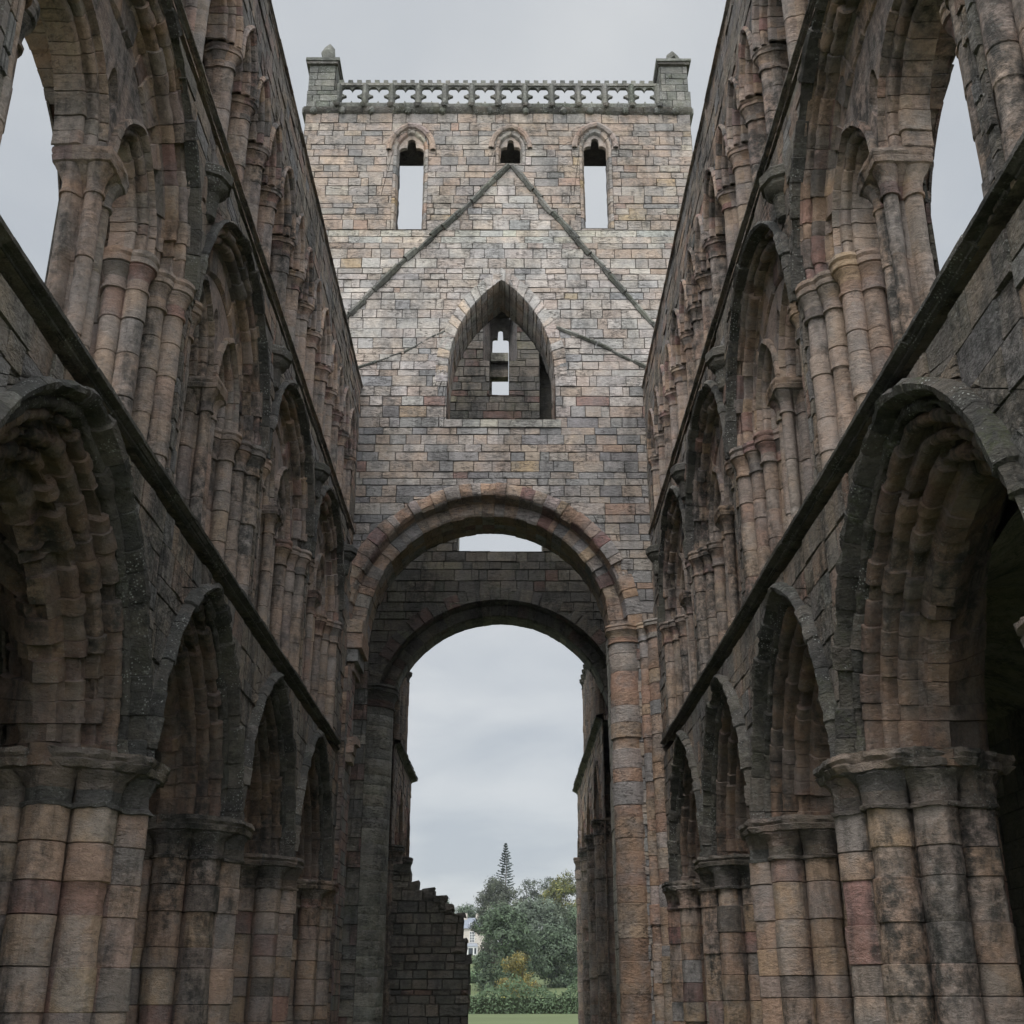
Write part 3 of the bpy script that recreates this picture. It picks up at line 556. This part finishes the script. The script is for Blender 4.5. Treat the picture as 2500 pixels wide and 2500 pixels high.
# smooth round pier at the far left of the crossing
mb = MB(); P = closed_prof([(0, 0, .82)], 40); mpp = lambda u, wv, z: np.stack([-4.62+u, 39.6+wv, z], -1)
S, I, B = stations(GZ, 8.9, .36, 1); Gs = (np.arange(40)//9) % 4
sweep(mb, lambda s, d, wv: mpp(d+0*s[:, None], wv+0*s[:, None], s[:, None]+0*d), S, I, B, (P[0], P[1], Gs), GREY, closed=True, amp=.005, bj=.003, jd=.007)
rp = part(mb, 'round_pier', M_TOWER, tower); mb = MB(); capital(mb, mpp, P, 8.85, 9.6, EAST, k=1., amp=.02, poly=8); part(mb, 'capital', M_EAST, rp)
# cornice, parapet, corner turrets
def xcourse(mb, x0, x1, z0, pr, palette, blk=.7, sc=1., **k):
    S, I, B = stations(x0, x1, blk, 3); sweep(mb, lambda s, d, wv: np.stack([s[:, None]+0*d, TY+wv*sc+0*s[:, None], z0+d*sc+0*s[:, None]], -1), S, I, B, pr, palette, **k)
mb = MB(); xcourse(mb, TX0-.06, TX1+.06, TZ-.02, prof([(-.06, .05), (0, -.06), (.06, -.12), (.16, -.15), (.2, -.1), (.24, .02), (.25, .06)]), DARK, amp=.012)
for s, xx in ((-1, TX0), (1, TX1)): mb.box((xx-.12, TY-.02, TZ), (xx+.12, 42.4, TZ+.2), tint(LICH))
mb.quad([(TX0, TY, TZ+.1), (TX1, TY, TZ+.1), (TX1, TY+TT, TZ+.1), (TX0, TY+TT, TZ+.1)], tint(LICH)); part(mb, 'cornice', M_LICH, tower)
hx = [-6.2, -5.3, -4.35, -3.2, -2.1, -.6, .55, 1.75, 2.6, 3.7, 4.7, 5.3]
for x in hx:
    mb = MB(); th = np.linspace(0, 2*math.pi, 9)[:-1]; ph = np.linspace(0, math.pi, 6)
    X = np.array([[(x+.11*math.sin(b)*math.cos(a), TY-.1+.12*math.sin(b)*math.sin(a), TZ+.02+.12*math.cos(b)) for a in th] for b in ph]); X += fbm(X, 8, int(x*7))[..., None]*.05; mb.grid(X, tint(LICH), True); part(mb, 'carved_head', M_LICH, tower)
PB = TZ+.24; BX0, BX1 = -5.47, 4.8; NB = 12; bw = (BX1-BX0)/NB; PH = 1.0
mb = MB(); xcourse(mb, BX0-.05, BX1+.05, PB, prof([(-.03, .04), (0., -.03), (.1, -.06), (.16, -.02), (.17, .22)]), LICH, amp=.01)
mb.box((BX0, TY+.02, PB+PH-.1), (BX1, TY+.24, PB+PH), tint(LICH), .004); par = part(mb, 'parapet', M_LICH, tower)
for i in range(NB+1):
    x = BX0+bw*i; mb = MB(); mb.add(np.array([(x+a*.1, TY+b, z) for z in (PB+.16, PB+PH-.08) for a, b in ((-1, .04), (-.35, -.05), (.35, -.05), (1, .04), (1, .22), (-1, .22))]), [(0, 1, 7, 6), (1, 2, 8, 7), (2, 3, 9, 8), (3, 4, 10, 9), (5, 0, 6, 11), (4, 5, 11, 10)], tint(LICH), False)
    part(mb, 'post', M_LICH, par)
    mb = MB(); th = np.linspace(0, 2*math.pi, 8)[:-1]; X = np.array([[(x+q*math.cos(a), TY-.12+.5*q*math.sin(a)-(.1 if k < 3 else 0), PB-.02+dz) for a in th] for k, (q, dz) in enumerate(((.01, -.12), (.09, -.1), (.12, .0), (.11, .08), (.01, .12)))])
    X += fbm(X, 9, i)[..., None]*.03; mb.grid(X, tint(DARK), True); part(mb, 'waterspout', M_DARK, tower)
for i in range(NB):
    x = BX0+bw*(i+.5); hw = bw/2-.085; us = np.linspace(-hw, hw, 25); zc = PB+.16+.36; ivs = []; lo, hi = PB+.165, PB+PH-.09
    cs = [(sx_*.175, sz*.185, .165) for sx_ in (-1, 1) for sz in (-1, 1)]
    for u_ in us:
        iv = []
        for cx_, cz, r in cs:
            if abs(u_-cx_) < r: h_ = math.sqrt(r*r-(u_-cx_)**2); iv.append((zc+cz*1.0-h_, zc+cz+h_))
        if abs(u_) < .2: iv.append((zc-.2, zc+.2))
        iv.sort(); mg = []
        for a, b in iv:
            if mg and a <= mg[-1][1]+1e-6: mg[-1] = (mg[-1][0], max(mg[-1][1], b))
            else: mg.append((a, b))
        if len(mg) == 0: ivs.append([(lo, zc), (zc, zc), (zc, hi)])
        elif len(mg) == 1: ivs.append([(lo, mg[0][0]), (zc, zc), (mg[0][1], hi)])
        else: ivs.append([(lo, mg[0][0]), (mg[0][1], mg[1][0]), (mg[1][1], hi)])
    mb = MB(); strips(mb, lambda a, b, c: WM(a+x, b, c), us, ivs, .07, .18, tint(LICH)); part(mb, 'quatrefoil_panel', M_LICH, par)
    for k in range(3 if i else 3):
        xm = BX0+bw*(i+(k+.28)/3); mb = MB(); mb.box((xm-.075, TY+.03, PB+PH+.001), (xm+.075, TY+.22, PB+PH+.12), tint(LICH), .006); part(mb, 'merlon', M_LICH, par)
for s, xa, xb in ((-1, TX0-.02, -5.47), (1, 4.8, TX1+.06)):
    mb = MB(); y0 = TY-.05; xm0, xm1 = (xa+.04, xb-.12) if s < 0 else (xa+.1, xb-.06)
    for f in range(2):
        mpf = (lambda u, wv, z: np.stack([u+0*z, y0+wv+0*u, z+0*u], -1)) if f == 0 else (lambda u, wv, z: np.stack([(xb-.08 if s < 0 else xa+.08)+s*wv+0*u, u+0*z, z+0*u], -1))
        bx = (xa+.02, xb, TZ+.2, 27.0) if f == 0 else (y0, y0+1.1, TZ+.2, 28.)
        masonry(mb, mpf, bx, LICH, [], .25, .5, rough=.02)
        if f == 0: masonry(mb, mpf, (xm0, xm1, 27.0, 28.02), LICH, [], .25, .45, rough=.015)
    mb.box((xa+.05, y0+.03, TZ+.2), (xb-.05, y0+1.1, 26.99), tint(LICH)); mb.box((xm0+.03, y0+.03, 27.), (xm1-.03, y0+1.1, 28.), tint(LICH))
    tu = part(mb, 'corner_turret', M_LICH, tower); mb = MB()
    mb.box((xm0-.08, y0-.1, 28.03), (xm1+.08, y0+1.2, 28.12), tint(DARK), .012); mb.box((xm0-.12, y0-.14, 28.125), (xm1+.12, y0+1.25, 28.24), tint(LICH), .015); part(mb, 'cap', M_LICH, tu)
    xc = (xm0+xm1)/2; mb = MB(); th = np.linspace(0, 2*math.pi, 13)[:-1]
    lv = ((28.23, .17, .15), (28.45, .14, .14), (28.55, .2, .17), (28.72, .16, .16), (28.95, .2, .16), (29.2, .14, .12), (29.38, .03, .02)) if s < 0 else ((28.23, .2, .18), (28.3, .3, .26), (28.42, .36, .3), (28.52, .3, .26), (28.62, .2, .2), (28.68, .25, .22), (28.8, .17, .16), (28.92, .13, .12), (29.08, .02, .02))
    X = np.array([[(xc+(.05 if s < 0 else .08)+q*math.cos(a), y0+.5+r*math.sin(a), z) for a in th] for z, q, r in lv]); X += fbm(X, 4, 3+s)[..., None]*np.array([.13, .13, .05]); X[..., :2] += .3*(X[..., :2]-np.array([xc, y0+.5]))*np.cos(4*th)[None, :, None]*(0 if s < 0 else 1); mb.grid(X, tint(LICH), True); part(mb, 'finial', M_LICH, tu, 'weathered upright figure stump' if s < 0 else 'broad crocketed finial')

# ------------------------------------------------------------------ choir walls beyond the crossing
def choir(side, x, y1, ylow, zs, zt, label, arcs, piers):
    rt = thing('choir_wall', label, 'abbey wall', (x, 46, GZ)); mp = lambda u, wv, z: np.stack(np.broadcast_arrays(x+side*wv, u, z), -1)
    A = [arch(*a) for a in arcs]; mb = MB(); H = [q[2](.02, (a[1]-.01)) for q, a in zip(A, arcs)]
    masonry(mb, mp, (42.4, ylow, GZ, zs), NAVE, H, .3, .5, rough=.03); masonry(mb, lambda u, wv, z: mp(u, wv+1.0, z), (42.4, ylow, GZ, zs), EAST, [], .4, .6)
    masonry(mb, lambda u, wv, z: np.stack(np.broadcast_arrays(x+side*u, ylow-wv, z), -1), (0, 1.4, GZ, zs), GREY, [], .3, .5); masonry(mb, lambda u, wv, z: mp(u, 1.4-wv, z), (42.4, ylow, GZ, zs), NAVE, [], .5, .9)
    masonry(mb, lambda u, wv, z: mp(u, wv+.25, z), (42.4, y1, zs, zt), NAVE, [], .3, .5, rough=.03); masonry(mb, lambda u, wv, z: np.stack(np.broadcast_arrays(x+side*(.3+u), y1-wv, z), -1), (0, 1.1, zs, zt), GREY, [], .3, .4)
    mb.quad(mp(np.array([42.4, ylow, ylow, 42.4]), np.array([0, 0, 1.4, 1.4]), np.full(4, zs)), tint(GREY)); mb.quad(mp(np.array([42.4, y1, y1, 42.4]), np.array([.25, .25, 1.4, 1.4]), np.full(4, zt)), tint(GREY))
    part(mb, 'wall', M_CHOIR, rt)
    for q, a in zip(A, arcs):
        mb = MB(); asweep(mb, q, mp, prof([(-.12, .03), (-.12, -.1), (-.02, -.1), (0, .02)], roll(.1, .1, .08), [(.2, .25)]+roll(.28, .35, .08)+[(.38, .7)]), NAVE, blk=.35, sub=2, amp=.016, bj=.012, seed=3); part(mb, 'arch', M_CHOIR, rt)
    S, I, B = stations(42.4, ylow+.1, .8, 3); mb = MB(); sweep(mb, lambda s, d, wv: mp(s[:, None]+0*d, wv, zs-.05+d+0*s[:, None]), S, I, B, STRG, DARK, amp=.02, seed=2); part(mb, 'string_course', M_DARK, rt)
    P = closed_prof([(0, 0, .15)], 14); yy = 42.9
    while yy < y1:
        mb = MB(); vsweep(mb, lambda u, wv, z: mp(yy+u, wv+.02, z), P, zs+.25, zt-.9, PALE, blk=.5, sub=1); sh = part(mb, 'shaft', M_CHOIR, rt); mb = MB(); capital(mb, lambda u, wv, z: mp(yy+u, wv+.02, z), P, zt-.93, zt-.5, DARK, k=.6, poly=6); part(mb, 'capital', M_DARK, sh); yy += .85
    P = closed_prof([(0, 0, .62)], 40); P = (P[0], P[1], (np.arange(40)//8) % 5)
    for yp in piers:
        mb = MB(); vsweep(mb, lambda u, wv, z: mp(yp+u, wv+.28, z), P, GZ, zs-3.9, PALE, blk=.38, sub=1, amp=.014, bj=.014); sh = part(mb, 'round_pier', M_CHOIR, rt); mb = MB(); capital(mb, lambda u, wv, z: mp(yp+u, wv+.28, z), P, zs-3.95, zs-3.4, CAPP, k=.7, amp=.03, poly=8); part(mb, 'capital', M_CAP, sh)
choir(1, 3.35, 52, 58.8, 9.2, 13.4, 'right choir wall with arched recesses, round piers and slender upper shafts, beyond the crossing', [(45.2, GZ, 7.4, 1.45, 2.5), (49.6, GZ, 7.2, 1.3, 2.3), (53.6, GZ, 7.0, 1.1, 2.1), (57, GZ, 7., .9, 1.9)], [43.2, 47.4, 51.6, 55.4])
choir(-1, -4.0, 46.6, 50.3, 8.3, 12.4, 'ragged left choir wall end with a few upper shafts, behind the round pier', [(44.9, GZ, 6.6, 1.1, 2.2), (48.5, GZ, 6.4, .95, 2.2)], [43.0, 46.8])
rt = thing('ruined_wall', 'low stepped ruined wall of dark blocks in front of the left choir wall', 'wall', (-3.1, 42.9, GZ)); mb = MB()
F_ = 42.55/50.4; steps = [(a*F_, b*F_, z*F_) for a, b, z in [(-6.0, -4.4, 5.05), (-4.4, -3.95, 4.75), (-3.95, -2.95, 4.05), (-2.95, -2.5, 3.65), (-2.5, -2.2, 3.3), (-2.2, -1.78, 3.1), (-1.78, -1.66, 2.1), (-1.66, -1.52, 1.3)]]
RUIN = pal((.24, .20, .165, 4), (.21, .185, .155, 3), (.26, .225, .19, 2), (.18, .165, .145, 2), (.23, .155, .125, .8))
masonry(mb, lambda u, wv, z: np.stack(np.broadcast_arrays(u, 42.55+wv, z), -1), (-6*F_, -1.52*F_, GZ, 5.05*F_), RUIN, [[(a, zt), (b, zt), (b, 6), (a, 6)] for a, b, zt in steps], .3, .5, rough=.07, hvar=.45, joint=.014)
for a, b, zt in steps:
    masonry(mb, lambda u, wv, z: np.stack(np.broadcast_arrays(b-wv, 42.55+u, z), -1), (0, .75, max(GZ, zt-1.4), zt), RUIN, [], .33, .6, rough=.05)
    for q in np.arange(a, b-.1, .42): mb.box((q, 42.45+RNG.uniform(-.06, .1), zt-.02), (min(q+RNG.uniform(.3, .5), b+.06), 43.3, zt+RNG.uniform(.04, .3)), tint(RUIN)*.8, .05)
    mb.box((a, 42.62, GZ), (b-.03, 43.3, zt), tint(RUIN))
part(mb, 'masonry', M_CHOIR, rt)

# ------------------------------------------------------------------ ground and hillside
def gh(x, y): return np.interp(y, [0, 70, 150, 210, 380, 480, 700, 1500], [GZ, GZ, -1.2, 1.0, 12.5, 18, 26, 20])+0*x
xs = np.concatenate([np.linspace(-900, -120, 9), np.linspace(-100, 100, 41), np.linspace(120, 900, 9)]); ys = np.concatenate([np.linspace(-60, 60, 7), np.linspace(70, 700, 64), np.linspace(750, 1500, 10)])
X, Y = np.meshgrid(xs, ys); Z = gh(X, Y); Z = Z+fbm(np.stack([X, Y, 0*X], -1), .02, 4)*np.clip((Y-80)/60, 0, 1)*.8
mb = MB(); mb.grid(np.stack([X, Y, Z], -1), np.array([.11, .135, .06])); part(mb, 'ground', M_GRASS, None, kind='structure')

# ------------------------------------------------------------------ trees
def tree(name, label, x, y, ztop, width, col, seed, n=90, leaf=.5, open_=0., low=.12, yel=0.):
    rng = np.random.default_rng(seed); g = float(gh(x, y)); h = ztop-g; rt = thing(name, label, 'tree' if 'bush' not in name else 'bush', (x, y, g))
    mb = MB(); lobes = []
    for _ in range(20):
        t = rng.uniform(low+.08, .88); q = max(.25, math.sin(math.pi*min(1, (t-low+.1)/(1.15-low))**.8))**.6; a = rng.uniform(0, 2*math.pi); r = width/2*q*math.sqrt(rng.uniform(.05, .62))
        lobes.append((np.array([x+r*math.cos(a), y+r*math.sin(a), g+h*t]), width*rng.uniform(.14, .22)))
    lobes.append((np.array([x, y, g+h*.86]), min(h*.14, width*.22))); lobes.append((np.array([x, y, g+h*.55]), width*.3))
    V, F, C = [], [], []
    for c, r in lobes:
        for _ in range(max(4, int(n*(1-open_)/5.5))):
            d = rng.normal(size=3); d /= np.linalg.norm(d); cc = c+d*r*rng.uniform(.72, 1.06)*np.array([1, 1, .85]); k = rng.normal(1, .28)
            for _ in range(22):
                p = cc+rng.normal(0, leaf*.85, 3); nn = d+(p-cc)*.5/leaf+rng.normal(0, .35, 3); e1 = np.cross(nn, rng.normal(size=3)); e1 /= np.linalg.norm(e1); e2 = np.cross(e1, nn); e2 /= np.linalg.norm(e2); s = leaf*rng.uniform(.3, .62); b = len(V)
                V += [p-e1*s, p-e2*s*.55, p+e1*s, p+e2*s*.55]; F.append((b, b+1, b+2, b+3)); tcol = np.array(col)*k*rng.normal(1, .12)
                if yel and rng.random() < yel: tcol = tcol*np.array([1.7, 1.4, .8])
                C.append(np.clip(tcol, .01, .4))
    mb.add(np.array(V), F, np.array(C), False); part(mb, 'crown', M_LEAF, rt)
    mb = MB(); trunk(mb, np.array([x, y, g-.3]), np.array([x+rng.normal(0, .3), y, g+h*.8]), .028*h, .006*h, rng)
    for c, r in lobes[:7]: trunk(mb, np.array([x, y, g+h*rng.uniform(.25, .5)]), c, .01*h, .003*h, rng)
    part(mb, 'trunk', M_BARK, rt); return rt
def trunk(mb, a, b, r0, r1, rng, wob=.03):
    n = 6; t = np.linspace(0, 1, n); c = a+(b-a)*t[:, None]; c[1:-1] += rng.normal(0, wob*np.linalg.norm(b-a), (n-2, 3)); th = np.linspace(0, 2*math.pi, 8)[:-1]
    d = (b-a)/np.linalg.norm(b-a); e = np.cross(d, [.3, .9, .1]); e /= np.linalg.norm(e); f = np.cross(d, e); rr = (r0+(r1-r0)*t)[:, None, None]
    mb.grid(c[:, None, :]+rr*(np.cos(th)[None, :, None]*e+np.sin(th)[None, :, None]*f), np.array([.09, .075, .06]), True)
tree('broadleaf_tree', 'big dark green tree at lower centre beyond the arch', -.9, 220, 15.6, 11.5, (.075, .105, .062), 1, 170, .5, 0, -.05)
tree('broadleaf_tree', 'round mid green tree at lower right beyond the arch', 8.6, 230, 12.1, 11.5, (.08, .11, .068), 2, 160, .5, 0, -.05)
tree('broadleaf_tree', 'green tree cut off by the right choir wall', 16.2, 262, 18.5, 11, (.085, .115, .07), 3, 110, .5, 0, 0)
tree('willow_tree', 'soft grey green willow behind the two front trees', 6.9, 290, 21.5, 14, (.10, .125, .09), 4, 150, .55, 0, 0)
tree('broadleaf_tree', 'dark olive tree in front of the tall conifer', -3.0, 330, 30, 13.5, (.075, .085, .06), 5, 170, .6, 0, 0)
tree('broadleaf_tree', 'thin open crowned tree right of the conifer, sky showing through', 6.3, 350, 32, 10.5, (.08, .095, .068), 6, 80, .5, .5)
tree('broadleaf_tree', 'yellowing tree at upper right of the wooded hill', 14.5, 335, 31, 15, (.11, .12, .045), 7, 160, .6, 0, 0, .15)
tree('broadleaf_tree', 'tallest dark tree behind the yellowing one', 13., 375, 35.5, 9, (.08, .095, .068), 8, 70, .55, .3)
tree('broadleaf_tree', 'olive tree between the dark olive tree and the willow', 2.6, 312, 23.5, 10, (.085, .095, .05), 9, 100, .5, 0, 0)
tree('broadleaf_tree', 'green tree filling the gap below the yellowing tree', 11.5, 300, 22, 10, (.085, .105, .068), 16, 100, .55, 0, 0)
tree('garden_bush', 'yellow leaved bush top at the bottom of the arch', 1.2, 150, 5.1, 5.2, (.17, .155, .065), 10, 110, .22, 0, -.1, .25)
tree('broadleaf_tree', 'pale distant tree left of the house roof', -14.5, 450, 31, 13, (.09, .125, .075), 11, 90, .7, 0, 0)
tree('broadleaf_tree', 'thin tree top showing over the ruined wall', -13.2, 260, 20.8, 4.5, (.06, .085, .05), 12, 50, .4, .4, .35)
tree('broadleaf_tree', 'pale distant tree behind the house', -9.5, 455, 31, 12, (.09, .12, .08), 13, 90, .7, 0, 0)
tree('garden_bush', 'drooping pale green bush beside the white house', -5.6, 300, 9.5, 4, (.10, .14, .09), 14, 60, .45, 0, 0)
tree('garden_bush', 'low green shrubs at the foot of the ruined wall', -6.6, 240, 4.2, 5, (.10, .15, .08), 15, 60, .4, 0, 0)
rng = np.random.default_rng(21); rt = thing('garden_hedge', 'loose dark green hedge along the foot of the wooded opening', 'hedge', (2, 118, -1.5)); V, F, C = [], [], []
for _ in range(9000):
    p = np.array([rng.uniform(-9, 13), 118+rng.uniform(-.9, .9), 0]); p[1] += rng.normal(0, 1.2); p[2] = rng.uniform(-1.6, 1.1+.6*math.sin(p[0]*.9+1)+.35*math.sin(p[0]*2.3)+rng.normal(0, .12)); nn = np.array([0, -.8, .5])+rng.normal(0, .5, 3); e1 = np.cross(nn, rng.normal(size=3)); e1 /= np.linalg.norm(e1); e2 = np.cross(e1, nn); e2 /= np.linalg.norm(e2); q = rng.uniform(.07, .17); b = len(V)
    V += [p-e1*q, p-e2*q*.6, p+e1*q, p+e2*q*.6]; F.append((b, b+1, b+2, b+3)); C.append(np.array([.06, .09, .045])*max(.4, rng.normal(1, .25)))
mb = MB(); mb.add(np.array(V), F, np.array(C), False); part(mb, 'foliage', M_LEAF, rt); mb = MB(); mb.box((-8.8, 117.5, -1.7), (12.8, 118.5, .1), (.03, .04, .02)); part(mb, 'stems', M_BARK, rt)
# the conifer
g = float(gh(0, 360)); rt = thing('conifer_tree', 'tall narrow spruce standing clear above the wood', 'tree', (-.55, 360, g)); rng = np.random.default_rng(3); V, F, C = [], [], []; zt, zb = 41.6, 26.5
mbt = MB(); trunk(mbt, np.array([-.55, 360, g]), np.array([-.55, 360, zt]), .38, .05, rng, .002)
for k in range(22):
    t = k/21; z = zb+(zt-zb)*t; ln = (3.7*(1-t)**.85+.2)
    for a in np.linspace(0, 2*math.pi, 7)[:-1]+rng.uniform(0, 1):
        l_ = ln*rng.uniform(.55, 1.1); dr = np.array([math.cos(a), math.sin(a), -.1+.35*t])
        for q in np.linspace(.3, 1, 6):
            for _ in range(2):
                p = np.array([-.55, 360, z])+dr*l_*q+np.array([0, 0, .2*q*q*l_])+rng.normal(0, .09, 3); s = rng.uniform(.13, .27); b = len(V); e2 = np.array([-dr[1], dr[0], 0]); V += [p-dr*s*1.5, p-e2*s*.6+np.array([0, 0, -.13]), p+dr*s*1.5, p+e2*s*.6+np.array([0, 0, .13])]; F.append((b, b+1, b+2, b+3)); C.append(np.array([.028, .045, .03])*rng.normal(1, .15))
mb = MB(); mb.add(np.array(V), F, np.array(C), False); part(mb, 'crown', M_LEAF, rt); part(mbt, 'trunk', M_BARK, rt)

# ------------------------------------------------------------------ the white house on the slope
hy = 370; hz = float(gh(0, hy)); rt = thing('white_house', 'pale two storey house with slate hipped roof and bay window, half hidden by trees', 'house', (-11, hy+4, hz))
z0, z1 = 10.9, 19.0; wc = np.array([.55, .50, .45]); mb = MB(); mb.box((-16, hy, z0-3), (-6.9, hy+9, z1), wc); part(mb, 'wall', M_PAINT, rt)
mb = MB(); e = .5; mb.add([(-16.5, hy-e, z1), (-6.4, hy-e, z1), (-6.4, hy+9.5, z1), (-16.5, hy+9.5, z1), (-13.5, hy+4.5, z1+3.2), (-9.6, hy+4.5, z1+3.2)], [(0, 1, 5, 4), (1, 2, 5), (2, 3, 4, 5), (3, 0, 4), (0, 3, 2, 1)], np.array([.20, .22, .26]), False); rf = part(mb, 'roof', M_SLATE, rt)
for x in (-8.9, -12.4): mb = MB(); mb.box((x-.5, hy+3.6, z1+1.2), (x+.5, hy+4.6, z1+4.4), np.array([.5, .45, .4])); part(mb, 'chimney', M_PAINT, rf)
mb = MB(); mb.box((-11.2, hy+1.2, z1+1.0), (-10.3, hy+2.2, z1+1.7), np.array([.5, .52, .55])); part(mb, 'skylight', M_GLASS, rf)
def window(x, y, za, zb, hw, par, nx=3, nz=4):
    mb = MB()
    for k in range(nx+1): q = x-hw+2*hw*k/nx; mb.box((q-.06, y-.08, za), (q+.06, y-.002, zb), np.array([.75, .75, .75]))
    for k in range(nz+1): q = za+(zb-za)*k/nz; mb.box((x-hw, y-.09, q-.05), (x+hw, y-.003, q+.05), np.array([.75, .75, .75]))
    w_ = part(mb, 'window', M_PAINT, par); mb = MB(); mb.box((x-hw, y-.05, za), (x+hw, y-.001, zb), np.array([.04, .05, .06])); part(mb, 'pane', M_GLASS, w_)
window(-10.3, hy, 15.2, 18.1, .65, rt); window(-13.8, hy, 15.2, 18.1, .65, rt)
mb = MB(); mb.box((-12.2, hy-1.6, z0-2), (-8.7, hy-.002, 14.0), np.array([.7, .7, .69])); mb.add([(-12.4, hy-1.8, 14.), (-8.5, hy-1.8, 14.), (-8.9, hy-.01, 15.), (-12., hy-.01, 15.)], [(0, 1, 2, 3)], np.array([.25, .27, .3]), False); bw_ = part(mb, 'bay_window', M_PAINT, rt)
mb = MB(); mb.box((-11.3, hy-1.66, 11.3), (-10.0, hy-1.61, 13.6), np.array([.04, .05, .06])); mb.box((-9.6, hy-1.66, 12.), (-9.0, hy-1.61, 13.6), np.array([.04, .05, .06])); part(mb, 'pane', M_GLASS, bw_)

# ------------------------------------------------------------------ drizzle haze
HZ = 0.00012
mb = MB(); mb.box((-905, -62, GZ-4), (905, 1505, 62), (1, 1, 1)); hz_o = part(mb, 'haze', M_GRASS, None, kind='stuff')
hm = bpy.data.materials.new('haze'); hm.use_nodes = True; ht = hm.node_tree; ht.nodes.clear(); ho = ht.nodes.new('ShaderNodeOutputMaterial'); hv = ht.nodes.new('ShaderNodeVolumePrincipled')
hv.inputs['Color'].default_value = (.86, .9, .95, 1); hv.inputs['Density'].default_value = HZ; ht.links.new(hv.outputs[0], ho.inputs['Volume'])
hz_o.data.materials.clear(); hz_o.data.materials.append(hm)
